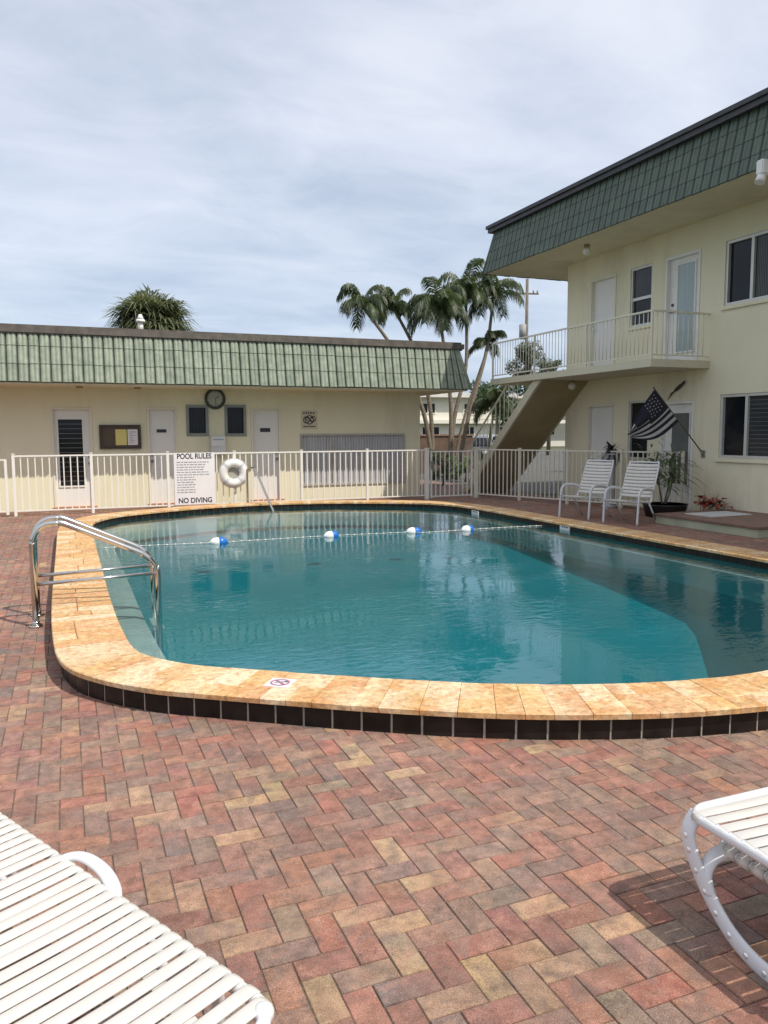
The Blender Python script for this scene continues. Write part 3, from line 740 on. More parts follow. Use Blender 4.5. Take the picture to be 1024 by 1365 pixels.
mb = MB(); mb.rbox(-.15, .15, -.172, -.162, .2, .41, .004); mb.box(-.12, .12, -.176, -.173, .33, .36, 1); mb.build('lid', [M_paper, mat('faint blue print', (.35, .4, .5), .6)], bx)
sg = wthing('pictogram_sign', 'square pale wall sign with dark round prohibition symbols', 'sign', 5.375, 1.69)
mb = MB(); mb.box(-.2, .2, -.015, -.002, 0, .44); mb.build('panel', mat('sign cream', (.62, .56, .42), .7), sg)
mb = MB()
for (sx_, sz_, r_) in ((-.07, .22, .075), (.09, .24, .06), (.0, .22, .1)):
    pts = [(sx_+r_*math.cos(2*math.pi*k/20), -.018, sz_+r_*math.sin(2*math.pi*k/20)) for k in range(20)]
    mb.tube(pts, .011, 5, closed=True, ref=(0, 1, 0)); mb.bar((sx_-r_*.7, -.018, sz_+r_*.7), (sx_+r_*.7, -.018, sz_-r_*.7), .016, .006, up=(0, 1, 0))
for q in range(5): mb.box(-.15+q*.06, -.115+q*.06, -.019, -.0155, .36, .40); mb.box(-.15+q*.06, -.10+q*.06, -.019, -.0155, .05, .075)
mb.build('symbols', M_paint_dk, sg)

# ================================================================== RIGHT BUILDING (two storeys)
RX = 11.2; RY1 = 15.97; RY0 = -8.0
rb = thing('apartment_building', 'two storey pale yellow building with dark green mansard roof beside the pool', 'building', (RX, 11, 0))
RO = Vector((RX, 11, 0))
def rbuild(mb, name, mats, parent=None, **k):
    mb.v = [(x-RO.x, y-RO.y, z-RO.z) for x, y, z in mb.v]; return mb.build(name, mats, parent or rb, **k)
RL = Loc((RX, 0, 0), (0, 1, 0), (-1, 0, 0))
ZS = 2.9
R_doors = [('u1', 14.18, 15.08, ZS, 5.0), ('u2', 11.73, 12.66, ZS, 5.0), ('l1', 14.18, 15.08, 0, 2.2), ('l2', 11.78, 12.68, 0, 2.18)]
R_small = [(13.05, 13.72, 3.78, 5.0), (13.05, 13.68, 1.0, 2.24)]
R_big = [(9.95, 11.14, 3.85, 5.0), (9.95, 11.14, 1.1, 2.26)]
more_big = [(y, y+1.9, z, z+1.15) for y in (-6.5, -3.0, .5, 4.2) for z in (1.1, 3.85)]
Hs = [d[1:] for d in R_doors]+R_small+R_big+more_big
mb = MB(); wall_panel(mb, (RX, 0, 0), (0, 1, 0), RY0, RY1, -.1, 5.56, Hs, .14, (-1, 0, 0))
mb.face([(RX, RY1, -.1), (22, RY1, -.1), (22, RY1, 5.56), (RX, RY1, 5.56)]); mb.face([(RX, RY0, -.1), (22, RY0, -.1), (22, RY0, 5.56), (RX, RY0, 5.56)])
mb.face([(22, RY0, -.1), (22, RY1, -.1), (22, RY1, 5.56), (22, RY0, 5.56)]); mb.box(RX+.15, RX+.25, RY0+.05, RY1-.05, -.1, 5.5)
rbuild(mb, 'wall', M_wallR)
for nm, u0, u1, z0, z1 in R_doors:
    if nm == 'u2': door(RL, u0, u1, z0, z1, rbuild, M_white, glass=(11.93, 12.38, 3.15, 4.82), gmat=M_curtain, handle=(12.52, 3.95), knob=M_black)
    elif nm == 'l2': door(RL, u0, u1, z0, z1, rbuild, M_white, glass=(11.95, 12.42, .55, 1.95), gmat=mat('grey door glass', (.12, .135, .13), .12, var=.1, vscale=5), handle=(12.56, 1.0), knob=M_black)  # lower door has plain grey glass
    else: door(RL, u0, u1, z0, z1, rbuild, M_door, handle=(u1-.12, z0+1.0), knob=M_white)
for a in R_small:
    mb = MB(); frame_boxes(mb, RL, a[0]+.002, a[1]-.002, a[2]+.002, a[3]-.002, -.1, -.02, .045); zm = a[2]+(a[3]-a[2])*.47
    RL.box(mb, a[0]+.047, a[1]-.047, -.1, -.03, zm-.03, zm+.03)
    w = rbuild(mb, 'window', M_frame)
    mb = MB(); RL.box(mb, a[0]+.04, a[1]-.04, -.08, -.07, a[2]+.04, zm-.03); rbuild(mb, 'pane', M_glass, w)
    mb = MB(); RL.box(mb, a[0]+.04, a[1]-.04, -.07, -.06, zm+.03, a[3]-.04); rbuild(mb, 'pane', M_blind if a[2] > 3 else M_glass, w)
    mb = MB(); RL.box(mb, a[0]-.03, a[1]+.03, .001, .04, a[2]-.06, a[2]-.002); rbuild(mb, 'sill', M_wallR, w)
for a in R_big+more_big:
    mb = MB(); frame_boxes(mb, RL, a[0]+.002, a[1]-.002, a[2]+.002, a[3]-.002, -.12, -.02, .05); um = 10.55 if a in R_big else (a[0]+a[1])/2
    RL.box(mb, um-.03, um+.03, -.1, -.02, a[2]+.05, a[3]-.05)
    w = rbuild(mb, 'window', M_frame)
    mb = MB(); RL.box(mb, um+.03, a[1]-.045, -.09, -.08, a[2]+.04, a[3]-.04); rbuild(mb, 'pane', M_glass, w)
    mb = MB(); RL.box(mb, a[0]+.045, um-.03, -.08, -.07, a[2]+.04, a[3]-.04)
    for q in range(1, 14):
        if a[2] > 3:
            u = a[0]+.05+q*(um-a[0]-.08)/14; RL.box(mb, u-.003, u+.003, -.07, -.066, a[2]+.05, a[3]-.05, 1)
        else:
            z = a[2]+.05+q*(a[3]-a[2]-.1)/14; RL.box(mb, a[0]+.05, um-.035, -.07, -.066, z-.003, z+.003, 1)
    rbuild(mb, 'pane', [M_blind, M_greyframe], w)
    mb = MB(); RL.box(mb, a[0]-.04, a[1]+.04, .001, .045, a[2]-.07, a[2]-.002); rbuild(mb, 'sill', M_wallR, w)
# balcony slab round the corner
mb = MB(); mb.box(9.83, RX-.001, 11.43, 17.2, 2.76, ZS); mb.box(RX-.001, 22, RY1+.002, 17.2, 2.76, ZS)
rbuild(mb, 'balcony_slab', M_conc)
# roof
mb = MB(); mb.box(9.86, 22.5, RY0-.3, 17.56, 5.515, 5.555); rbuild(mb, 'soffit', mat('balcony soffit', (.62, .58, .42), .9, var=.05, dirt=(.4, .33, .22), damt=.4, dscale=.9))
mb = MB(); mb.box(10.06, 22.3, RY0-.1, 17.36, 5.555, 6.5); rbuild(mb, 'eaves', M_soffit)
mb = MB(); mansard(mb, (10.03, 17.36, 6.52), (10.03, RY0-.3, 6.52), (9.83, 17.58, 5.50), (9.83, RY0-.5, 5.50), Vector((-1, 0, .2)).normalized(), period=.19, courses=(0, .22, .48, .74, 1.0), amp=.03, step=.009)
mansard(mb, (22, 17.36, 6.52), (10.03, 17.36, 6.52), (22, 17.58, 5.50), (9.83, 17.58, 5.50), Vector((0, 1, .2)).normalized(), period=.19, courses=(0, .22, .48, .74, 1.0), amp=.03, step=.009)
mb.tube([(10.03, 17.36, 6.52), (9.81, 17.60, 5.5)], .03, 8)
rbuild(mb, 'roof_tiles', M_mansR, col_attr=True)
mb = MB(); mb.box(9.90, 22.4, RY0-.5, 17.52, 6.49, 6.58); mb.box(9.86, 22.4, RY0-.5, 17.56, 6.585, 6.66); rbuild(mb, 'roof', M_roofR)
for (x, y, z, nm) in ((10.35, 14.1, 5.515, 'u'), (10.75, 15.1, 2.76, 'l')):
    mb = MB(); mb.cyl((x, y, z), (x, y, z-.06), .06, mi=1); mb.sphere((x, y, z-.13), .085); rbuild(mb, 'ceiling_lamp', [M_lamp, mat('rusty lamp base', (.35, .24, .15))])
# flood lamp on the fascia
mb = MB(); mb.rbox(9.66, 9.82, 8.96, 9.10, 5.36, 5.58, .02); mb.cyl((9.72, 9.03, 5.36), (9.68, 9.03, 5.25), .06, r2=.075); rbuild(mb, 'eave_lamp', M_white)

# balcony railing (thing of its own)
def railing(name, label, pts, z0, h, gap, material, pick_r, parent_label, top_w=.04, posts=(), catn='railing', square=False, group=None, bottom=.08, org=None):
    """pts: list of ground points; every run gets a top rail, a bottom rail and pickets"""
    org = Vector((*pts[0], z0)); t = thing(name, label, catn, org, 0, group)
    top = MB(); bot = MB(); npk = 0
    for a, b in zip(pts, pts[1:]):
        A = Vector((*a, z0))-org; B = Vector((*b, z0))-org; Z = Vector((0, 0, 1)); d = B-A; Ln = d.length
        top.bar(A+Z*(h-.02), B+Z*(h-.02), top_w, .03); bot.bar(A+Z*bottom, B+Z*bottom, .03, .025)
        n = max(1, round(Ln/gap))
        for k in range(1, n):
            p = A+d*(k/n)
            if any(abs(k/n*Ln-q) < gap*.5 for q in posts): continue
            m = MB()
            if square: m.box(p.x-pick_r, p.x+pick_r, p.y-pick_r, p.y+pick_r, p.z+bottom+.0125, p.z+h-.035)
            else: m.cyl(p+Z*(bottom+.0125), p+Z*(h-.035), pick_r, 6)
            m.build('picket', material, t)
    top.build('top_rail', material, t); bot.build('bottom_rail', material, t)
    return t
def post(t, org, x, y, z0, z1, w, material, cap=False):
    m = MB(); m.rbox(x-org[0]-w/2, x-org[0]+w/2, y-org[1]-w/2, y-org[1]+w/2, z0-org[2], z1-org[2], .004)
    if cap: m.rbox(x-org[0]-w*.62, x-org[0]+w*.62, y-org[1]-w*.62, y-org[1]+w*.62, z1-org[2], z1-org[2]+.02, .004)
    return m.build('post', material, t)
br = railing('balcony_railing', 'cream metal railing along the upper balcony of the yellow building', [(11.18, 11.47), (9.87, 11.47), (9.87, 17.16)], ZS, .88, .115, M_railR, .008, '', top_w=.045)
for (x, y) in ((9.87, 11.47), (9.87, 13.4), (9.87, 15.3), (9.87, 17.16)): post(br, (11.18, 11.47, ZS), x, y, ZS, ZS+.87, .04, M_railR)

# stair behind the corner, going down away from the pool
st = thing('staircase', 'concrete staircase with brown underside and cream rail below the balcony', 'staircase', (9.9, 15.2, 0))
sl = .80; z_at = lambda y: 2.96-(y)*sl
n = 16; mb = MB(); run = 3.65/n
for k in range(2, n):
    mb.box(.06, 1.28, k*run, (k+1)*run+.02, z_at(k*run)-.28, z_at(k*run)-.10)
mb.build('steps', M_conc, st)
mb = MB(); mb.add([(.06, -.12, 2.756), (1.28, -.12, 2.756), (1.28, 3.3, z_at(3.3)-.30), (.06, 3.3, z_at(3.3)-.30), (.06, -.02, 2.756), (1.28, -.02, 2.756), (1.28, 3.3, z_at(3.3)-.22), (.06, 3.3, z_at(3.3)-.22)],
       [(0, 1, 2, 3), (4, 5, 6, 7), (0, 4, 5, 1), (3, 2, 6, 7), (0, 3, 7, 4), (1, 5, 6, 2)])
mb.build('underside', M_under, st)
for x in (0, 1.28):
    mb = MB(); mb.add([(x, -.12, 2.757), (x, 3.35, z_at(3.35)-.31), (x, 3.35, z_at(3.35)-.05), (x, .19, 2.757), (x+.058, -.12, 2.757), (x+.058, 3.35, z_at(3.35)-.31), (x+.058, 3.35, z_at(3.35)-.05), (x+.058, .19, 2.757)],
        [(0, 1, 2, 3), (4, 5, 6, 7), (0, 4, 5, 1), (1, 5, 6, 2), (3, 2, 6, 7), (0, 3, 7, 4)])
    mb.build('stringer', M_conc, st)
for x in (.03, 1.31):
    mb = MB(); mb.bar((x, .9, z_at(.9)+.85), (x, 3.3, z_at(3.3)+.85), .04, .03)
    for k in range(13): y = .9+k*.2; mb.cyl((x, y, z_at(y)-.05), (x, y, z_at(y)+.85), .011, 6)
    mb.build('handrail', M_railR, st)

# platform with a tiled top beside the wall
pf = thing('patio_platform', 'low raised patio block with red tiled top beside the yellow wall', 'platform', (10.3, 9.9, 0))
mb = MB(); mb.box(-.83, .88, -1.3, .88, .003, .135); mb.build('base', mat('greenish painted base', (.42, .44, .31), .8, var=.12), pf)
mb = MB(); mb.rbox(-.87, .89, -1.34, .92, .138, .172, .008); mb.build('top', M_redtile, pf)
mb = MB(); mb.box(-.45, .45, -.3, .3, 0, .012)
for q in range(9): mb.box(-.45+q*.1, -.43+q*.1, -.3, .3, .012, .014, 1)
tag(mb.build('door_mat', [mat('pale mat weave', (.66, .66, .64), .9), mat('mat stripe', (.3, .3, .3), .9)], loc=(10.30, 10.2, .1725)), 'pale flat mat lying on the red tiled patio block', 'mat')

# ================================================================== FENCES
FY = 16.9; FH = 1.2
posts1 = [-.98, .45, 1.95, 3.35, 4.85, 6.42, 7.94]
secl = ['behind the dark jalousie door view, nearest the left gate', 'between the notice board and the pool rules sign', 'carrying the pool rules sign', 'carrying the life ring',
        'in front of the grey shutter, left half', 'in front of the grey shutter, next to the far gate']
secl = ['white picket fence panel in front of the jalousie door', 'white picket fence panel below the brown notice board', 'white picket fence panel carrying the pool rules sign',
        'white picket fence panel with the life ring and third door behind', 'white picket fence panel before the left half of the grey shutter', 'white picket fence panel between grey shutter and far gate']
for i, (a, b) in enumerate(zip(posts1, posts1[1:])):
    t = railing('picket_fence', secl[i], [(a, FY), (b, FY)], 0, FH, .128, M_rail, .0105, '', top_w=.045, catn='fence', square=True, group='white fence panels behind the pool', bottom=.1)
    post(t, (a, FY, 0), a, FY, 0, FH+.01, .055, M_rail, True)
    if i == 5: post(t, (a, FY, 0), b, FY, 0, FH+.01, .09, M_rail, True)
# gates
g1 = railing('picket_gate', 'white picket gate at the left end of the fence', [(-2.3, FY), (-1.12, FY)], 0, 1.13, .128, M_rail, .0105, '', catn='gate', square=True, bottom=.1)
post(g1, (-2.3, FY, 0), -1.12, FY, .03, 1.12, .05, M_rail); post(g1, (-2.3, FY, 0), -2.3, FY, .03, 1.12, .05, M_rail)
t = railing('picket_fence', 'white picket fence panel left of the left gate', [(-5.5, FY), (-2.42, FY)], 0, FH, .128, M_rail, .0105, '', catn='fence', square=True, group='white fence panels behind the pool', bottom=.1)
post(t, (-5.5, FY, 0), -2.42, FY, 0, FH, .055, M_rail)
g2 = railing('picket_gate', 'white picket gate in the far corner with palm trunks behind', [(8.06, FY), (9.15, FY)], 0, 1.16, .115, M_rail, .0105, '', catn='gate', square=True, bottom=.07)
post(g2, (8.06, FY, 0), 8.06, FY, .03, 1.17, .04, M_rail); post(g2, (8.06, FY, 0), 9.15, FY, .03, 1.17, .04, M_rail)
mb = MB(); mb.box(-.02, .06, -.045, -.03, .72, .92); mb.build('latch', M_greyframe, g2)
P1 = Vector((9.25, 16.85)); P2 = Vector((11.12, 11.95)); n = 4
fl = ['cream picket fence panel running from the far gate, first beyond the pool', 'cream picket fence panel below the staircase, second from the gate', 'cream picket fence panel directly behind the left strap chair', 'cream picket fence panel behind the potted plant, ending at the wall']
for i in range(n):
    a = P1.lerp(P2, i/n); b = P1.lerp(P2, (i+1)/n)
    t = railing('picket_fence', fl[i], [tuple(a), tuple(b)], 0, FH, .118, M_railR, .0105, '', top_w=.045, catn='fence', square=True, group='cream fence panels beside the yellow building', bottom=.1)
    post(t, (a.x, a.y, 0), a.x, a.y, 0, FH+.01, .055 if i else .09, M_railR, True)
    if i == n-1: post(t, (a.x, a.y, 0), b.x, b.y, 0, FH+.01, .05, M_railR)

# pool rules sign
sg = thing('pool_rules_sign', 'large white pool rules sign fixed to the fence', 'sign', (2.495, FY-.03, .1))
mb = MB(); mb.box(-.425, .425, -.012, 0, 0, 1.1); mb.build('panel', mat('sign white', (.78, .76, .75), .5, var=.03), sg)
text_mesh('POOL RULES', .155, 'heading', M_paint_dk, sg, (0, -.013, .975), (1, 0, 0), (0, 0, 1), .001, .004, squash=.82)
text_mesh('NO DIVING', .15, 'footer', M_paint_dk, sg, (0, -.013, .04), (1, 0, 0), (0, 0, 1), .001, .004, squash=.9)
mb = MB()
for q in range(13):
    z = .90-q*.053; x = -.37; end = random.uniform(.12, .38) if q < 6 else random.uniform(-.05, .02)
    while x < end:
        w = random.uniform(.03, .09); mb.box(x, min(x+w, end+.02), -.0135, -.0121, z-.011, z+.011); x += w+.016
mb.build('small_print', mat('print grey', (.3, .3, .33), .8), sg)
# life ring
lr = thing('life_ring', 'white life ring hung on the fence beside the rules sign', 'life ring', (3.31, FY-.09, .75)); lr.scale = (.93, 1, .93)
mb = MB(); pts = [(.235*math.cos(2*math.pi*k/48), 0, .235*math.sin(2*math.pi*k/48)) for k in range(48)]; mb.tube(pts, .088, 12, closed=True, ref=(0, 1, 0), flat=1.15); mb.build('ring', mat('white foam', (.8, .79, .76), .5, var=.04, dirt=(.55, .5, .45), damt=.4), lr)
mb = MB(); pts = []
for k in range(49):
    a = 2*math.pi*k/48; r_ = .33+.02*abs(math.sin(2*a)); pts.append((r_*math.cos(a), -.03, r_*math.sin(a)))
mb.tube(pts[:-1], .008, 6, closed=True, ref=(0, 1, 0)); mb.bar((0, 0, .2), (0, .05, .42), .02, .01, up=(0, 1, 0)); mb.bar((0, -.02, -.33), (.01, -.02, -.43), .03, .02, up=(0, 1, 0)); mb.build('grab_rope', mat('rope', (.55, .52, .46), .9), lr)
mb = MB()
for k in range(4):
    a = math.pi/4+k*math.pi/2; c = Vector((.235*math.cos(a), 0, .235*math.sin(a))); t_ = Vector((-math.sin(a), 0, math.cos(a)))
    mb.tube([c-t_*.03, c+t_*.03], .092, 12, cap=False, flat=1.15, ref=(0, 1, 0))
mb.build('band', mat('grey band', (.55, .55, .56), .6), lr)
mb = MB(); mb.cyl((0, .015, 0), (0, .03, 0), .15, 24)
mb.build('hook_plate', mat('grey brown backing', (.35, .33, .28), .7), lr)  # plain grey brown disc behind the ring's opening

# ================================================================== POOL LADDER, RAIL, FLOAT ROPE
lad = thing('pool_ladder', 'stainless steel entry ladder on the left side of the pool', 'ladder', (.2, 7.22, 0))
for k, y in enumerate((-.20, .23)):
    path = [(-.50, y, .012), (-.50, y, .64), (-.495, y, .72), (-.47, y, .79), (-.43, y, .835), (-.37, y, .86), (-.30, y, .862), (-.22, y, .845), (.30, y, .60), (.38, y, .555), (.44, y, .50), (.48, y, .43), (.495, y, .34), (.495, y, -.55)]
    mb = MB()
    P = [Vector(p) for p in path]; sm_ = []
    for i in range(len(P)-1):
        p0, p1, p2, p3 = P[max(i-1, 0)], P[i], P[i+1], P[min(i+2, len(P)-1)]
        if (p2-p1).length > .3: sm_ += [p1]; continue
        for j in range(4):
            tt = j/4; sm_.append(.5*((2*p1)+(-p0+p2)*tt+(2*p0-5*p1+4*p2-p3)*tt*tt+(-p0+3*p1-3*p2+p3)*tt**3))
    sm_.append(P[-1])
    # split long runs so the curve stays even
    mb.tube(sm_, .025, 14); mb.cyl((-.50, y, .001), (-.50, y, .02), .055, 20); mb.cyl((-.50, y, .02), (-.50, y, .05), .03, 16)
    mb.tube([(-.50, y, .36), (.495, y, .385)], .016, 10)
    mb.build('grab_rail', M_chrome, lad)
for z in (-.12, -.42):
    mb = MB(); mb.rbox(.44, .54, -.20, .23, z-.015, z+.015, .006); mb.build('tread', M_frame, lad)
gr = thing('grab_rail', 'single bent steel grab rail at the far edge of the pool', 'handrail', (3.52, 16.27, 0))
mb = MB(); mb.tube(smooth_path([(0, .16, .0), (0, .16, .4), (0, .16, .78), (.02, .13, .85), (.07, .05, .875), (.11, -.03, .86), (.14, -.12, .79), (.20, -.5, .45), (.28, -1.05, -.02), (.31, -1.2, -.2)], 4), .024, 12); mb.cyl((0, .16, 0), (0, .16, .02), .05); mb.build('tube', M_chrome, gr)
fr_ = thing('float_rope', 'thin white safety rope stretched across the pool', 'rope', (.31, 11.15, .06))
def rope_y(x): return 11.13-.05*(x-2)/1.7*0.9 if x < 5 else 10.90+(x-5)*-.005
def rope_z(x): return .118
mb = MB(); pts = [(x-.31, rope_y(x)-11.15+.03*math.sin(x*2.2), .0) for x in [.32+6.9*k/60 for k in range(61)]]; mb.tube(pts, .0045, 6); mb.build('cord', mat('rope', (.55, .52, .46), .9), fr_)
mb = MB(); mb.sphere((0, 0, 0), .010, 8, 5, sc=(1.5, 1, 1)); b0 = mb.build('bead', M_float, fr_, loc=pts[1])
for k in range(2, 60):
    c = b0.copy(); col.objects.link(c); c.parent = fr_; c.location = pts[k]
flo = None
for i, x in enumerate((1.95, 3.64, 4.96, 5.84)):
    y = rope_y(x)+.03*math.sin(x*2.2)
    lab = ['blue and white float in front of the life ring reflection', 'blue and white float alone in mid pool, second along the rope', 'blue and white float third along the rope, near the far corner', 'blue and white float at the far right of the rope'][i]
    if flo is None:
        flo = thing('rope_float', lab, 'float', (x, y, .062), 0, 'floats on the pool rope')
        for nm, sgn, m_ in (('white_half', -1, M_float), ('blue_half', 1, M_blue)):
            mb = MB(); prof = [(0, .068), (.03, .070), (.065, .066), (.095, .050), (.115, .026), (.13, .014)]
            mb.tube([(sgn*(d), 0, 0) for d, r_ in prof], [r_ for d, r_ in prof], 18); mb.build(nm, m_, flo)
    else:
        c = copy_tree(flo); c.location = (x, y, .062); c['label'] = lab; c.rotation_euler = (0, 0, random.uniform(-.3, .3))

# ================================================================== STRAP CHAIRS
def arc(c, r, a0, a1, n, f):
    return [f(c[0]+r*math.cos(a0+(a1-a0)*k/n), c[1]+r*math.sin(a0+(a1-a0)*k/n)) for k in range(n+1)]
def strap(mb, p, q, wdir, w, th=.0045, sag=.01, up=(0, 0, 1), n=8, wrap=.016):
    """vinyl strap from p to q, wrapped round tubes at both ends"""
    p, q, wd_, up = Vector(p), Vector(q), Vector(wdir).normalized(), Vector(up).normalized(); d = q-p; dn = d.normalized(); line = []
    for k in range(5):
        a = math.pi*(1-k/4)*.9+.1; line.append(p-dn*(wrap*math.sin(a)) + up*(-wrap-wrap*math.cos(a)))
    line = [p-dn*wrap*math.sin(a)+up*(wrap*math.cos(a)-wrap) for a in [math.pi*.95, math.pi*.75, math.pi*.5, math.pi*.25, .0]]
    for k in range(1, n): t = k/n; line.append(p+d*t-up*sag*4*t*(1-t))
    line += [q+dn*wrap*math.sin(a)+up*(wrap*math.cos(a)-wrap) for a in [0., math.pi*.25, math.pi*.5, math.pi*.75, math.pi*.95]]
    b = len(mb.v)
    m = len(line)
    for i, c in enumerate(line):
        t = (line[min(i+1, m-1)]-line[max(i-1, 0)]).normalized(); nn = wd_.cross(t).normalized()
        if nn.dot(up) < 0 and 4 <= i <= m-5: nn = -nn
        for (sw, sn) in ((-1, 0), (-.8, .9), (0, 1.35), (.8, .9), (1, 0), (0, -.2)): mb.v.append(tuple(c+wd_*(w/2*sw)+nn*(th*sn)))
    for i in range(m-1):
        for k in range(6):
            k2 = (k+1) % 6; mb.f.append((b+i*6+k, b+i*6+k2, b+(i+1)*6+k2, b+(i+1)*6+k)); mb.mi.append(0); mb.c.append([(1, 1, 1)]*4); mb.sm.append(True)

# upright strap armchair: local -Y is the front, x across
def make_chair(name, label):
    t = thing(name, label, 'chair', (0, 0, 0), 0, 'white strap armchairs by the fence')
    w = .29
    for s in (-1, 1):
        x = s*w
        m = MB(); m.tube(smooth_path([(x*1.02, -.36, 0), (x*1.02, -.33, .36), (x*1.02, -.30, .52), (x*1.02, -.20, .585), (x*1.02, .0, .59), (x*1.0, .17, .56), (x*.97, .22, .53)]), .017, 8, flat=1.5, ref=(1, 0, 0)); m.build('front_leg', M_chairF, t)
        m = MB(); m.tube([(x*.98, .05, .36), (x*1.0, .36, 0)], .015, 8); m.build('rear_leg', M_chairF, t)
    m = MB(); m.tube(smooth_path([(-w*.96, -.33, .39), (-w*.96, -.1, .37), (-w*.96, .12, .355), (-w*.93, .2, .45), (-w*.9, .44, .97), (-w*.6, .475, 1.01), (w*.6, .475, 1.01), (w*.9, .44, .97), (w*.93, .2, .45), (w*.96, .12, .355), (w*.96, -.1, .37), (w*.96, -.33, .39)]), .0145, 8)
    m.tube([(-w, -.33, .385), (w, -.33, .385)], .0145, 8); m.tube([(-w, .12, .35), (w, .12, .35)], .012, 8); m.build('frame', M_chairF, t)
    m = MB()
    for k in range(8):
        y = -.33+k*.057; z = .407-.035*(k/8); strap(m, (-w*.96, y, z), (w*.96, y, z), (0, 1, 0), .052, sag=.015)
    m.build('seat', M_chair, t)
    m = MB(); d = Vector((0, .24, .52)).normalized(); upn = Vector((0, -.52, .24)).normalized()
    for k in range(10):
        f = k/9; p = Vector((0, .2+.235*f, .45+.51*f))+upn*.015; ww = w*(.94-.05*f)
        strap(m, (-ww, p.y, p.z), (ww, p.y, p.z), d, .054, sag=.02, up=upn)
    m.build('backrest', M_chair, t)
    return t
c1 = make_chair('strap_armchair', 'white strap armchair nearer the far gate, left of the pair')
fa = math.atan2(.83, -.56)    # facing the pool: front direction (-.83,-.56)
c1.location = (8.93, 12.05, 0.002); c1.scale = (1.07, 1.03, 1.03); c1.rotation_euler = (0, 0, math.atan2(-.94, .34))
c2 = copy_tree(c1); c2.location = (9.12, 11.02, 0.002); c2['label'] = 'white strap armchair beside the potted plant, right of the pair'
c2.rotation_euler = (0, 0, c1.rotation_euler.z+.06)

# ---- chaise longues in the foreground
def rrect(L_, W_, r, n=8):
    out = []
    for cx0, cy0, a0 in ((L_-r, W_-r, 0), (r, W_-r, 90), (r, r, 180), (L_-r, r, 270)):
        for k in range(n+1): a = R(a0+90*k/n); out.append((cx0+r*math.cos(a), cy0+r*math.sin(a)))
    return out
# left lounger: local x runs along it from the foot end, local y across, away from the pool
lo = thing('lounger', 'white vinyl strap lounger cropped by the lower left of the view', 'lounger', (.377, 1.54, 0), math.atan2(.885, -.465), 'white strap loungers in the foreground')
LLn, LWd, LZh = 1.95, .64, .36
mb = MB(); pts = [(x, y, LZh-.018) for x, y in rrect(LLn, LWd, .09)]; mb.tube(pts, .017, 12, closed=True); 
mb.tube([(.30, .02, LZh-.04), (.30, LWd-.02, LZh-.04)], .014, 10); mb.tube([(.95, .02, LZh-.035), (.95, LWd-.02, LZh-.035)], .014, 10)
mb.sphere((.035, .02, LZh-.012), .024, 12, 8); mb.sphere((.035, LWd-.02, LZh-.012), .024, 12, 8)
mb.build('frame', M_chairF, lo)
mb = MB(); x = .052
while x < LLn-.06:
    w_ = .043; gp = random.choice([.003, .004, .005, .010, .004, .007, .013])
    y0, y1 = .0, LWd
    if x < .09: k = .09-x; dy = .09-math.sqrt(max(0, .09**2-k**2)); y0 += dy; y1 -= dy
    strap(mb, (x, y0, LZh), (x, y1, LZh), (1, random.uniform(-.006, .006), 0), w_, th=.0024, sag=random.uniform(.005, .010), n=10)
    x += w_+gp
mb.build('straps', M_chair, lo)
mb = MB(); strap(mb, (.035, .16, LZh-.006), (.62, .06, LZh-.012), (.17, 1, 0), .042, th=.002, sag=.002, n=12); mb.build('centre_strap', M_chair, lo)
for xx in (.42, 1.55):
    for s, yy in ((1, LWd), (-1, 0)):
        m = MB(); m.tube(smooth_path([(xx-.16, yy, LZh-.03), (xx-.13, yy+s*.05, .22), (xx-.07, yy+s*.075, .03), (xx, yy+s*.08, .015), (xx+.07, yy+s*.075, .03), (xx+.13, yy+s*.05, .22), (xx+.16, yy, LZh-.03)]), .014, 8, flat=1.7, ref=(0, 1, 0)); m.build('leg', M_chairF, lo)
m = MB(); y_ = 0
# curved arm on the side facing the pool
m.tube(smooth_path([(.66, .004, LZh-.012), (.70, -.018, LZh-.003), (.77, -.036, LZh+.006), (.85, -.041, LZh+.009), (.91, -.034, LZh+.006), (.945, -.014, LZh-.002), (.955, .012, LZh-.012)]), .011, 12, flat=1.9, ref=(0, 0, 1))
m.build('arm', M_chairF, lo)

# right lounger: axis aligned with the pavers; its corner shows
ro = thing('lounger', 'white vinyl strap lounger with curved rivet-studded leg at the lower right', 'lounger', (1.835, 1.90, 0), 0, 'white strap loungers in the foreground')
Z1 = .375; RLn, RWd = 1.9, .66
def rr(x0, x1, y0, y1, r): return [(x0+x, y1-y) for x, y in rrect(x1-x0, y1-y0, r)]
mb = MB(); mb.tube([(x, y, Z1-.018) for x, y in rr(0.0, RLn, -RWd, 0, .075)], .018, 12, closed=True)
mb.tube([(x, y, Z1-.115) for x, y in rr(.075, RLn-.08, -RWd+.05, -.055, .06)], .017, 12, closed=True)
mb.build('frame', M_chairF, ro)
mb = MB(); x = .062; k = 0
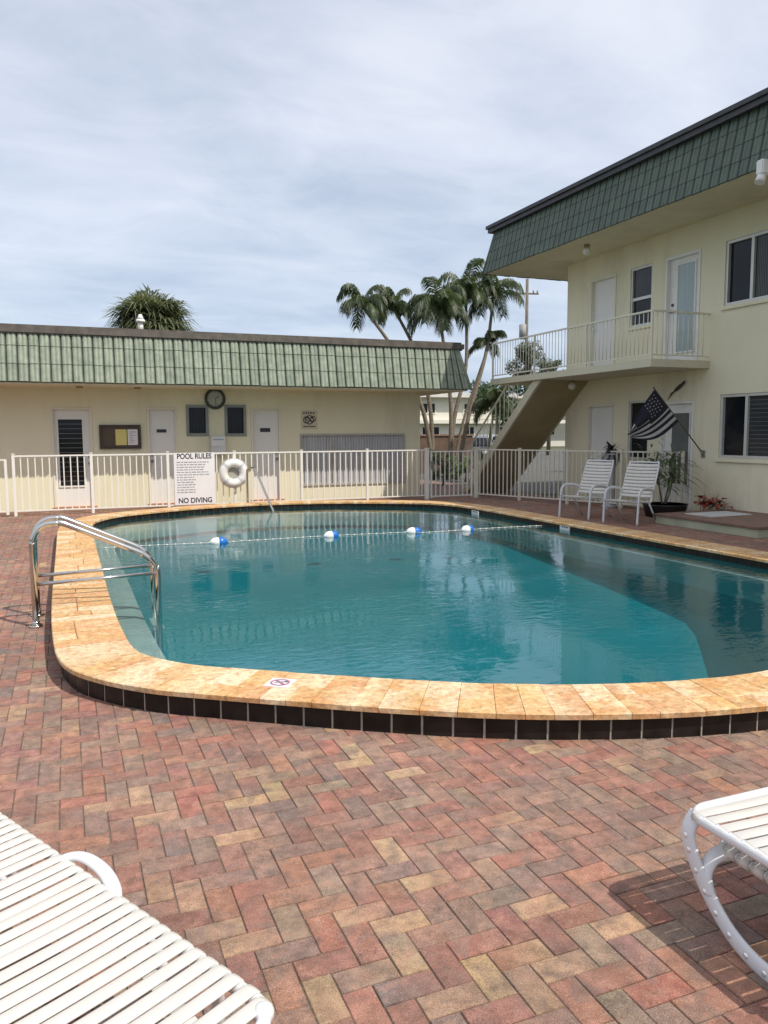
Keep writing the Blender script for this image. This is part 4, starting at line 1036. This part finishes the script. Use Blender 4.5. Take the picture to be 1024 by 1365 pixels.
# straps of the upper deck run lengthways across the short side
y = -.055
while y > -RWd+.04:
    x0 = .0; 
    strap(mb, (x0, y, Z1), (RLn, y, Z1), (0, 1, 0), .046, th=.003, sag=.012, n=14); y -= .046+random.choice([.003, .004, .007])
mb.build('straps', M_chair, ro)
mb = MB(); y = -.12
while y > -RWd+.09:
    strap(mb, (.075, y, Z1-.096), (RLn-.08, y, Z1-.096), (0, 1, 0), .050, th=.004, sag=.01, n=12, wrap=.02); y -= .050+.006
mb.build('lower_straps', M_chair, ro)
def curved_leg(parent, x, s=1):
    path = smooth_path([(x+.03, -.015, Z1-.02), (x, -.012, Z1-.06), (x-.008, -.02, .27), (x-.004, -.06, .19), (x, -.12, .115), (x, -.20, .055), (x, -.30, .022), (x, -.40, .022), (x, -.50, .06), (x, -.58, .14), (x, -.625, .24), (x+.0, -.64, Z1-.06)])
    m = MB(); m.tube(path, .012, 14, flat=2.5, ref=(1, 0, 0)); leg = m.build('leg', M_chairF, parent)
    m = MB()
    # short inner brace joining the leg to the lower frame
    m.tube(smooth_path([(x+.075, -.10, Z1-.115), (x+.03, -.085, Z1-.14), (x+.003, -.085, Z1-.19), (x, -.11, .13)]), .013, 10, flat=2.0, ref=(1, 0, 0)); m.build('brace', M_chairF, parent)
    for i in range(10, 40, 4):
        p = path[i]; m = MB(); m.sphere((p.x-.0105, p.y, p.z), .010, 10, 6, sc=(.5, 1, 1)); m.build('rivet', mat('rivet steel', (.9, .9, .9), .2, metal=.6), leg)
curved_leg(ro, .0); curved_leg(ro, RLn)

# ================================================================== FLAG, WALL ORNAMENT, PLANTS
fg = thing('flag', 'dark navy flag with pale stars and stripes hanging from a slanted pole', 'flag', (11.19, 11.5, 1.16))
tip = Vector((-.99, .26, 1.24))
mb = MB(); mb.tube([(0, 0, 0), tip], [.013, .010], 10); mb.sphere(tip, .02); mb.build('pole', mat('dark pole', (.10, .08, .06), .4), fg)
mb = MB(); mb.cyl((.008, 0, -.03), tip*.04, .022); mb.box(-.01, .008, -.04, .04, -.07, .07); mb.build('bracket', M_greyframe, fg)
A = tip*.985; B = tip*.50                         # along the pole
C = Vector((-1.60, .12, .31)); D = Vector((-1.66, .12, .44)) # fly corners hanging down to the left
NU, NV = 26, 22
def fpt(u, v):
    # u along the pole side (0 tip .. 1 low), v from pole to fly
    s0 = A.lerp(B, u)
    fly = D.lerp(C, u)
    p = s0.lerp(fly, v); sagv = math.sin(math.pi*v)
    p.z -= .16*sagv*u - .03*sagv*(1-u)
    p.y += .05*math.sin(u*9+v*4)*v+.03*math.sin(u*17)*v
    return p
for_mats = [M_flag, M_flagw]
mb = MB()
for i in range(NU):
    for j in range(NV):
        u0, u1, v0, v1 = i/NU, (i+1)/NU, j/NV, (j+1)/NV
        # stripes parallel to v; canton near the pole tip
        st_ = 1 if (int(u0*13) % 2 == 1 and not (u0 < .54 and v0 < .45)) and u0 > .40 else 0
        if u0 <= .40 and v0 > .55 and int(u0*13) % 2 == 1: st_ = 1 if v0 > .8 else 0
        mb.face([fpt(u0, v0), fpt(u1, v0), fpt(u1, v1), fpt(u0, v1)], st_, smooth=True)
for i in range(5):
    for j in range(5):
        u, v = .08+i*.085+(j % 2)*.03, .10+j*.07; p = fpt(u, v); q = fpt(u+.01, v); r_ = fpt(u, v+.01); nn = (q-p).cross(r_-p).normalized()
        a_ = (q-p).normalized(); b_ = nn.cross(a_)
        for sg_ in (-1, 1):
            c_ = p+nn*.004*sg_; ring = []
            for k in range(10):
                rad = .016 if k % 2 == 0 else .007; th = math.pi*k/5; ring.append(c_+a_*rad*math.cos(th)+b_*rad*math.sin(th))
            mb.face(ring, 1)
fo_ = mb.build('cloth', for_mats, fg)
md = fo_.modifiers.new('thickness', 'SOLIDIFY'); md.thickness = .003

orn = thing('wall_ornament', 'small dark brown fish shaped ornament high on the yellow wall', 'wall ornament', (11.19, 12.15, 2.46))
mb = MB(); mb.sphere((-.03, .02, .0), .12, 16, 10, sc=(.2, 1.25, .5)); mb.add([(-.03, .12, .0), (-.03, .30, -.12), (-.03, .24, -.02), (-.03, .30, .0), (-.012, .12, .0), (-.012, .30, -.12), (-.012, .24, -.02), (-.012, .30, .0)], [(0, 1, 2), (0, 2, 3), (4, 6, 5), (4, 7, 6), (0, 4, 5, 1), (0, 3, 7, 4)])
mb.sphere((-.03, -.09, .02), .06, 12, 8, sc=(.35, 1, .8)); mb.v = [(x, y*math.cos(.45)+z*math.sin(.45)*-1, z*math.cos(.45)-y*math.sin(.45)) for x, y, z in mb.v]
mb.build('body', M_dkbrown, orn)

def leaf(mb, base, d, up, L_, w, droop=.3, n=4, mi=0, fold=.0):
    base = Vector(base); d = Vector(d).normalized(); up = Vector(up); s = d.cross(up)
    if s.length < 1e-4: s = Vector((1, 0, 0))
    s.normalize(); prev = None
    for k in range(n+1):
        t = k/n; p = base+d*L_*t; p.z -= droop*L_*t*t; ww = w*(math.sin(math.pi*min(1, t*.9+.12))**.8)*.5 if k < n else 0.001
        cur = (p-s*ww, p+s*ww)
        if prev: mb.face([prev[0], prev[1], cur[1], cur[0]], mi, smooth=True)
        prev = cur
# potted tree by the wall
pp = thing('potted_plant', 'tall narrow-leaved plant in a wide black tub by the lower white door', 'potted plant', (10.42, 11.62, 0))
mb = MB(); ring = []
mb.tube([(0, 0, 0), (0, 0, .21), (0, 0, .235), (0, 0, .235), (0, 0, .19)], [.35, .40, .415, .385, .375], 28); mb.build('pot', M_black, pp)
mb = MB()
random.seed(3)
stems = []
for k in range(3):
    a = random.uniform(0, 6.28); top = Vector((.26*math.cos(k*2.1+.4), .26*math.sin(k*2.1+.4), random.uniform(.9, 1.2))); base = Vector((.04*math.cos(a), .04*math.sin(a), .18))
    mb.tube([base, base.lerp(top, .5)+Vector((.03, 0, 0)), top], [.018, .014, .008], 7); stems.append((base, top))
mb.build('trunk', M_trunk, pp)
mb = MB()
for base, top in stems:
    for q in range(75):
        t = random.uniform(.45, 1.12); p = base.lerp(top, t); a = random.uniform(0, 6.28); el = random.uniform(-.2, 1.0)
        d = Vector((math.cos(a)*math.cos(el), math.sin(a)*math.cos(el), math.sin(el)))
        if q % 2: p = p+d*random.uniform(.08, .34)
        leaf(mb, p, d, (0, 0, 1), random.uniform(.2, .42), .042, random.uniform(.2, .7))
mb.build('leaves', M_grnR, pp)
rp = thing('red_plant', 'small red leafed plant with pale dry stems against the yellow wall', 'plant', (10.93, 11.0, .01)); rp.scale = (1.15, 1.35, 1.3)
mb = MB()
for q in range(70):
    a = random.uniform(0, 6.28); el = random.uniform(.05, 1.1); d = Vector((math.cos(a)*math.cos(el), math.sin(a)*math.cos(el)*1.4, math.sin(el)))
    leaf(mb, (random.uniform(-.1, .1), random.uniform(-.22, .22), .16+random.uniform(0, .12)), d, (0, 0, 1), random.uniform(.1, .2), .06, .6)
mb.build('leaves', M_red, rp)
mb = MB()
for q in range(16):
    a = random.uniform(-1, 1); x, y = random.uniform(-.05, .05), random.uniform(-.25, .25)
    mb.tube([(x, y, .0), (x, y+a*.05, .25), (x, y+a*.16, random.uniform(.34, .5))], [.008, .005, .002], 5)
mb.build('stems', M_pinkstem, rp)
dp = thing('dark_planter', 'dark leafed plant in a grey pot behind the fence and left chair', 'potted plant', (10.62, 13.5, 0))
mb = MB(); mb.tube([(0, 0, 0), (0, 0, .04), (0, 0, .06), (0, 0, .8), (0, 0, 1.1), (0, 0, 1.14), (0, 0, 1.14), (0, 0, 1.08)], [.17, .17, .11, .13, .18, .19, .16, .155], 20); mb.build('pot', mat('grey pot', (.38, .38, .38), .6), dp)
mb = MB()
for q in range(90):
    a = random.uniform(0, 6.28); el = random.uniform(-.3, 1.2); d = Vector((math.cos(a)*math.cos(el), math.sin(a)*math.cos(el), math.sin(el)))
    leaf(mb, (0, 0, 1.1+random.uniform(0, .15)), d, (0, 0, 1), random.uniform(.15, .38), .05, random.uniform(.2, .9))
mb.build('leaves', mat('dark plum leaf', (.04, .035, .03), .5, var=.4), dp)

# ================================================================== PALMS AND TREES
def frond_mesh(mb, base, az, el, Ln, droop, leaflen, nleaf=60, twist=0, mi=0, stiff=.5):
    """arching feather leaf: rachis + hanging leaflets"""
    base = Vector(base); pts = []; d0 = Vector((math.cos(az)*math.cos(el), math.sin(az)*math.cos(el), math.sin(el)))
    p = base.copy(); d = d0.copy(); seg = 14; st_ = Ln/seg
    for k in range(seg+1):
        pts.append(p.copy()); p = p+d*st_; d = (d+Vector((0, 0, -droop*(.4+1.4*k/seg)/seg*2.2))).normalized()
    mb.tube(pts, [.022*(1-.85*k/seg) for k in range(seg+1)], 5, mi=1)
    side = Vector((-math.sin(az), math.cos(az), 0))
    for k in range(nleaf):
        t = .1+.9*k/(nleaf-1); f = t*seg; i = min(int(f), seg-1); q = pts[i].lerp(pts[i+1], f-i); tg = (pts[i+1]-pts[i]).normalized()
        ll = leaflen*(math.sin(math.pi*(.12+.80*t))**.6)*random.uniform(.85, 1.1)
        for s in (-1, 1):
            dd = (side*s*random.uniform(.75, 1)+tg*random.uniform(.5, .8)+Vector((0, 0, random.uniform(-.5, .15)))).normalized()
            a = q; b = q+dd*ll*.5+Vector((0, 0, -.06*ll)); c = q+dd*ll*.85+Vector((0, 0, -(1-stiff)*.75*ll))
            w = tg*.014*random.uniform(.8, 1.3)
            mb.face([a-w*.6, a+w*.6, b+w, b-w], mi, smooth=False); mb.face([b-w, b+w, c+w*.1, c-w*.1], mi)
M_frond = mat('palm leaf', (.06, .085, .036), .45, var=.45, vscale=1.6, spec=.5)
M_rach = mat('palm leaf rib', (.16, .18, .07), .6, var=.2)
def leafy(m, col_):
    # thin leaves let some sunlight through
    nt, N, L = m.node_tree, m.node_tree.nodes, m.node_tree.links
    P = N['Principled BSDF']; out = [n for n in N if n.type == 'OUTPUT_MATERIAL'][0]
    t = N.new('ShaderNodeBsdfTranslucent'); t.inputs['Color'].default_value = col_+(1,); x = N.new('ShaderNodeMixShader'); x.inputs[0].default_value = .35
    L.new(P.outputs[0], x.inputs[1]); L.new(t.outputs[0], x.inputs[2]); L.new(x.outputs[0], out.inputs['Surface'])
    return m
leafy(M_frond, (.16, .22, .06)); leafy(M_grnR, (.18, .24, .09)); leafy(M_hedge, (.10, .16, .05)); leafy(M_greytree, (.2, .22, .14))
def feather_palm(label, base, crown, mids, nf, Ln, ll, seed, shaft=.45, r0=.085):
    random.seed(seed); b = Vector(base); t = thing('palm_tree', label, 'palm tree', base, 0, 'feather palms behind the low building')
    c = Vector(crown)-b; pts = [Vector((0, 0, 0))]+[Vector(m)-b for m in mids]+[c]
    P = smooth_path(pts, 6); mb = MB(); mb.tube(P, [r0*(1-.45*i/len(P)) for i in range(len(P))], 9); mb.build('trunk', M_trunk, t)
    d = (P[-1]-P[-3]).normalized(); mb = MB(); mb.tube([c-d*.05, c+d*shaft*.5, c+d*shaft], [.055, .06, .03], 8); mb.build('crownshaft', M_shaft, t)
    mb = MB(); top = c+d*shaft*.9
    for k in range(nf):
        az = 2*math.pi*(k/nf)*1.0+random.uniform(-.3, .3); el = [1.3, .6, 1.0, .3, .8, 1.15][k % 6]+random.uniform(-.1, .1)
        frond_mesh(mb, top, az, el, Ln*random.uniform(.8, 1.1), random.uniform(1.15, 1.7), ll*1.15, 84, stiff=.25)
    mb.build('crown', [M_frond, M_rach], t)
    return t
feather_palm('feather palm with drooping fronds showing leftmost above the low roof', (11.55, 24, -.03), (9.35, 24.2, 5.35), [(11.15, 24, 2.3), (10.2, 24.1, 4.2)], 12, 1.15, .36, 11)
feather_palm('slender feather palm second from the left above the low roof', (11.7, 24.4, -.03), (10.62, 24.8, 5.45), [(11.6, 24.4, 2.4), (11.2, 24.6, 4.2)], 11, 1.0, .34, 12)
feather_palm('full crowned feather palm just behind the roof corner', (11.9, 23.6, -.03), (11.6, 23.6, 5.15), [(11.98, 23.6, 2.5)], 20, 1.4, .46, 13)
feather_palm('tallest feather palm rising between the two buildings', (12.1, 24, -.03), (12.8, 24.1, 5.85), [(12.3, 24, 2.0), (12.75, 24, 3.8)], 16, 1.4, .44, 14)
feather_palm('leaning dark trunked palm touching the green roof corner', (12.3, 23.8, -.03), (13.75, 24.0, 5.75), [(12.75, 23.8, 2.1), (13.45, 23.9, 4.2)], 9, 1.45, .40, 15)
feather_palm('short crowned palm on the leaning stem beside the balcony', (12.55, 24.6, -.03), (13.7, 24.3, 4.35), [(12.9, 24.5, 1.9)], 7, .95, .3, 16, shaft=.3, r0=.06)
feather_palm('low young palm below the balcony floor level', (12.95, 22.8, -.03), (13.1, 22.7, 2.25), [(13.0, 22.8, 1.2)], 8, 1.05, .32, 17, shaft=.25, r0=.06)

def fan_palm():
    random.seed(5); t = thing('fan_palm', 'round headed cabbage palm behind the left part of the low roof', 'palm tree', (3.15, 30, 0)); t.scale = (1.17, 1.17, .985)
    mb = MB(); mb.tube([(0, 0, -.05), (.05, 0, 3), (0, 0, 5.6)], [.2, .17, .16], 12); mb.build('trunk', M_trunk, t)
    mb = MB(); c = Vector((-.03, 0, 5.62))
    for k in range(190):
        z = random.uniform(-.35, 1); a = random.uniform(0, 6.28); h = math.sqrt(max(0, 1-z*z)); d = Vector((h*math.cos(a), h*math.sin(a), z)).normalized()
        pl = random.uniform(.35, .95); hub = c+d*pl; mb.tube([c, hub], [.014, .010], 4, mi=1)
        s = d.cross(Vector((0, 0, 1))).normalized() if abs(d.z) < .98 else Vector((1, 0, 0)); u = s.cross(d)
        n = 17
        for q in range(n):
            th = R(-115+230*q/(n-1)); dd = (d*math.cos(th)+s*math.sin(th)+u*random.uniform(-.15, .25)).normalized(); L_ = random.uniform(.66, .86)*(1-.25*abs(th)/2)
            tip_ = hub+dd*L_; tip_.z -= .45*L_*random.uniform(.3, 1.5); md_ = hub+dd*L_*.55; w = dd.cross(d if abs(dd.dot(d)) < .95 else u).normalized().cross(dd)*.0+ (u*math.cos(th)*.0+ (s*math.cos(th)-d*math.sin(th)))*.026
            mb.face([hub-w*.3, hub+w*.3, md_+w, md_-w]); mb.face([md_-w, md_+w, tip_+w*.1, tip_-w*.1])
    mb.build('crown', [leafy(mat('fan palm leaf', (.13, .15, .08), .5, var=.5, vscale=1.5), (.22, .25, .10)), M_rach], t)
fan_palm()

def leafy_tree(name, label, loc, h, rx, rz, n, material, seed, trunk_r=.15, cat='tree', leaf_s=.16, group=None, clumps=14):
    random.seed(seed); t = thing(name, label, cat, loc, 0, group)
    mb = MB(); th = h-rz*1.2; mb.tube([(0, 0, -.05), (.05, 0, th*.6), (0, .03, th)], [trunk_r, trunk_r*.8, trunk_r*.6], 8)
    cl = []
    for k in range(clumps):
        a = random.uniform(0, 6.28); r_ = rx*math.sqrt(random.uniform(0, 1))*.75; z = h-rz+random.uniform(-.75, .75)*rz; cl.append((Vector((r_*math.cos(a), r_*math.sin(a), z)), random.uniform(.28, .5)*min(rx, rz)))
        mb.tube([(0, 0, th*.8), (r_*.4*math.cos(a), r_*.4*math.sin(a), (th+z)/2), cl[-1][0]], [trunk_r*.4, trunk_r*.22, .01], 5)
    mb.build('trunk', M_trunk, t)
    mb = MB()
    for c, r_ in cl:
        for q in range(n//clumps):
            v = Vector([random.gauss(0, 1) for _ in range(3)]).normalized()*r_*random.uniform(.5, 1.15); p = c+v
            d = Vector([random.gauss(0, 1) for _ in range(3)]).normalized(); e_ = d.orthogonal().normalized(); s1 = leaf_s*random.uniform(.6, 1.3)
            mb.face([p-d*s1*.5, p+e_*s1*.3, p+d*s1*.5, p-e_*s1*.3])
    mb.build('crown', material, t)
leafy_tree('tree', 'rounded grey green tree seen through the balcony railing', (28.5, 45, 0), 7.3, 1.75, 1.2, 3600, M_greytree, 21, leaf_s=.22)
leafy_tree('tree', 'dark green tree behind the top of the staircase', (25.6, 44, 0), 4.9, 2.3, 1.4, 3200, M_hedge, 22, leaf_s=.25)
leafy_tree('tree', 'small dark tree right of the grey one below the yellow corner', (30.9, 46, 0), 6.6, .8, .7, 1200, M_hedge, 23, leaf_s=.2)
leafy_tree('shrub', 'dark bushy shrub behind the far gate', (10.6, 21.4, 0), 1.05, .5, .45, 900, M_hedge, 24, trunk_r=.04, cat='shrub', leaf_s=.10)
leafy_tree('shrub', 'low green shrub at the foot of the palms', (12.0, 22.6, 0), .9, .6, .4, 900, M_grn, 25, trunk_r=.04, cat='shrub', leaf_s=.10)

# far things
up_ = thing('utility_pole', 'tall wooden utility pole seen above the balcony railing', 'utility pole', (36.6, 58, 0))
mb = MB(); mb.tube([(0, 0, -.1), (0, 0, 14.4)], [.17, .12], 10); mb.build('shaft', M_pole, up_)
mb = MB(); mb.bar((-1.0, .2, 13.2), (1.0, -.2, 13.2), .12, .12); mb.build('crossarm', M_pole, up_)
mb = MB(); mb.cyl((-.45, -.1, 9.4), (-.45, -.1, 10.6), .3); mb.build('transformer', mat('transformer grey', (.3, .3, .3), .6), up_)
for x_ in (-.9, .55, .9):
    mb = MB(); mb.cyl((x_, -.2*x_, 13.26), (x_, -.2*x_, 13.5), .06, 8); mb.build('insulator', M_greyframe, up_)

fb = thing('motel_block', 'distant white two storey motel block seen below the palms', 'building', (32, 70, 0))
FBW = 32
mb = MB(); mb.box(-6, 13.5, 0, 12, 0, 5.0); mb.box(13.5, 34, 1.8, 12, 0, 5.0); mb.build('wall', M_bgwall, fb)
mb = MB(); mb.box(-6.6, 34.6, -.9, 12.5, 5.0, 5.45); mb.build('roof', mat('far roof edge', (.62, .60, .55), .8), fb)
mb = MB(); mb.box(-6, 34, -.7, 0, 2.45, 2.8); mb.build('balcony_slab', M_bgwall, fb)
for (x0, x1, z0, z1, y_) in ((.15, 1.85, 3.4, 4.5, 0), (.3, 2.3, 1.2, 2.2, 0), (4.9, 6.6, 3.3, 4.5, 0), (5.0, 6.2, 1.3, 2.2, 0), (-3, -1.4, 3.4, 4.5, 0), (9, 10.6, 3.4, 4.5, 0), (9, 10.6, 1.2, 2.2, 0), (15.5, 17, 3.3, 4.4, 1.8), (15.5, 17, 1.2, 2.2, 1.8), (21, 22.6, 3.3, 4.4, 1.8)):
    mb = MB(); LF = Loc((0, y_, 0), (1, 0, 0), (0, -1, 0)); frame_boxes(mb, LF, x0, x1, z0, z1, .003, .08, .1); LF.box(mb, (x0+x1)/2-.05, (x0+x1)/2+.05, .003, .07, z0+.1, z1-.1)
    w = mb.build('window', M_bgwall, fb); mb = MB(); LF.box(mb, x0+.1, x1-.1, .004, .03, z0+.1, z1-.1); mb.build('pane', M_glass, w)
mb = MB(); mb.bar((4.6, -.6, 3.8), (13.4, -.6, 3.8), .07, .07)
for k in range(36): mb.bar((4.6+k*.25, -.6, 2.8), (4.6+k*.25, -.6, 3.8), .035, .035, up=(1, 0, 0))
mb.build('balcony_railing', M_bgwall, fb)
bw = thing('brown_wall', 'low brown brick wall behind the palm trunks', 'wall', (11.6, 28, 0))
mb = MB(); mb.box(0, 3.6, 0, .25, 0, 1.45); mb.build('brickwork', M_brown, bw)
mb = MB(); mb.box(-.04, 3.64, -.04, .29, 1.45, 1.52); mb.build('coping', M_redtile, bw)
dw = thing('dark_hedge_wall', 'dark red brick screen wall seen through the gap right of the staircase', 'wall', (18.6, 26, 0))
mb = MB(); mb.box(0, 5.5, 0, .25, 0, 1.5); mb.build('brickwork', M_brown, dw)

def car(label, loc, rz, paint, seed):
    t = thing('parked_car', label, 'car', loc, rz, 'cars parked beyond the fence')
    prof = [(-2.2, .35), (-2.2, .75), (-2.05, .92), (-1.2, 1.0), (-.75, 1.36), (-.2, 1.47), (.75, 1.45), (1.45, 1.05), (2.05, .98), (2.2, .8), (2.2, .35)]
    mb = MB(); n = len(prof)
    def ring(y, s): return [(x*(1 if z < 1.02 else .97), y*(1 if z < 1.02 else s), z) for x, z in prof]
    secs = [(-.86, 1), (-.8, 1), (.8, 1), (.86, 1)]
    v = []
    for y in (-.86, -.5, .5, .86): v += ring(y, .82)
    f = [tuple(range(n)), tuple(reversed(range(3*n, 4*n)))]
    for s_i in range(3):
        for k in range(n): k2 = (k+1) % n; f.append((s_i*n+k, s_i*n+k2, (s_i+1)*n+k2, (s_i+1)*n+k))
    mb.add(v, f); mb.build('body', paint, t)
    for s in (-1, 1):
        mb = MB(); y = s*.80
        mb.face([(-1.05, y*.985+s*.065, 1.03), (-.72, y*.9, 1.32), (-.2, y*.9, 1.40), (.05, y*.9, 1.40), (.05, y*.985+s*.065, 1.03)]); mb.face([(.10, y*.985+s*.065, 1.03), (.10, y*.9, 1.40), (.72, y*.9, 1.38), (1.25, y*.985+s*.065, 1.03)])
        mb.build('window', M_glass, t)
    for nm, a_, b_ in (('windscreen', (-1.22, 1.0), (-.77, 1.35)), ('rear_window', (1.47, 1.06), (.80, 1.43))):
        s = -1 if a_[0] < 0 else 1
        mb = MB(); mb.face([(a_[0]+s*.02, -.72, a_[1]+.02), (a_[0]+s*.02, .72, a_[1]+.02), (b_[0]+s*.02, .62, b_[1]), (b_[0]+s*.02, -.62, b_[1])]); mb.build(nm, M_glass, t)
    for x in (-1.35, 1.35):
        for y in (-.80, .80):
            mb = MB(); mb.tube([(x, y-.1, .32), (x, y+.1, .32)], .32, 20); wh = mb.build('wheel', M_tyre, t)
            mb = MB(); mb.tube([(x, y-.105, .32), (x, y+.105, .32)], .19, 16); mb.build('rim', M_frame, wh)
    for y in (-.62, .62):
        mb = MB(); mb.rbox(-2.23, -2.12, y-.17, y+.17, .66, .80, .02); mb.build('headlight', M_headl, t)
        mb = MB(); mb.rbox(2.12, 2.23, y-.15, y+.15, .72, .90, .02); mb.build('tail_light', mat('red lens', (.45, .02, .02), .3), t)
    return t
car('dark grey saloon car parked nearest the staircase foot', (17.6, 32.5, -.02), R(62), M_carG, 1)
car('silver car parked farther back beyond the fence and the dark car', (25.5, 43, -.02), R(62), M_carW, 2)
ps = thing('white_post', 'short thick white post standing behind the fence by the stair', 'post', (14.6, 19.9, 0))
mb = MB(); mb.rbox(-.1, .1, -.1, .1, -.02, 1.28, .015); mb.build('shaft', M_white, ps); mb = MB(); mb.rbox(-.13, .13, -.13, .13, 1.28, 1.33, .01); mb.build('cap', M_white, ps)
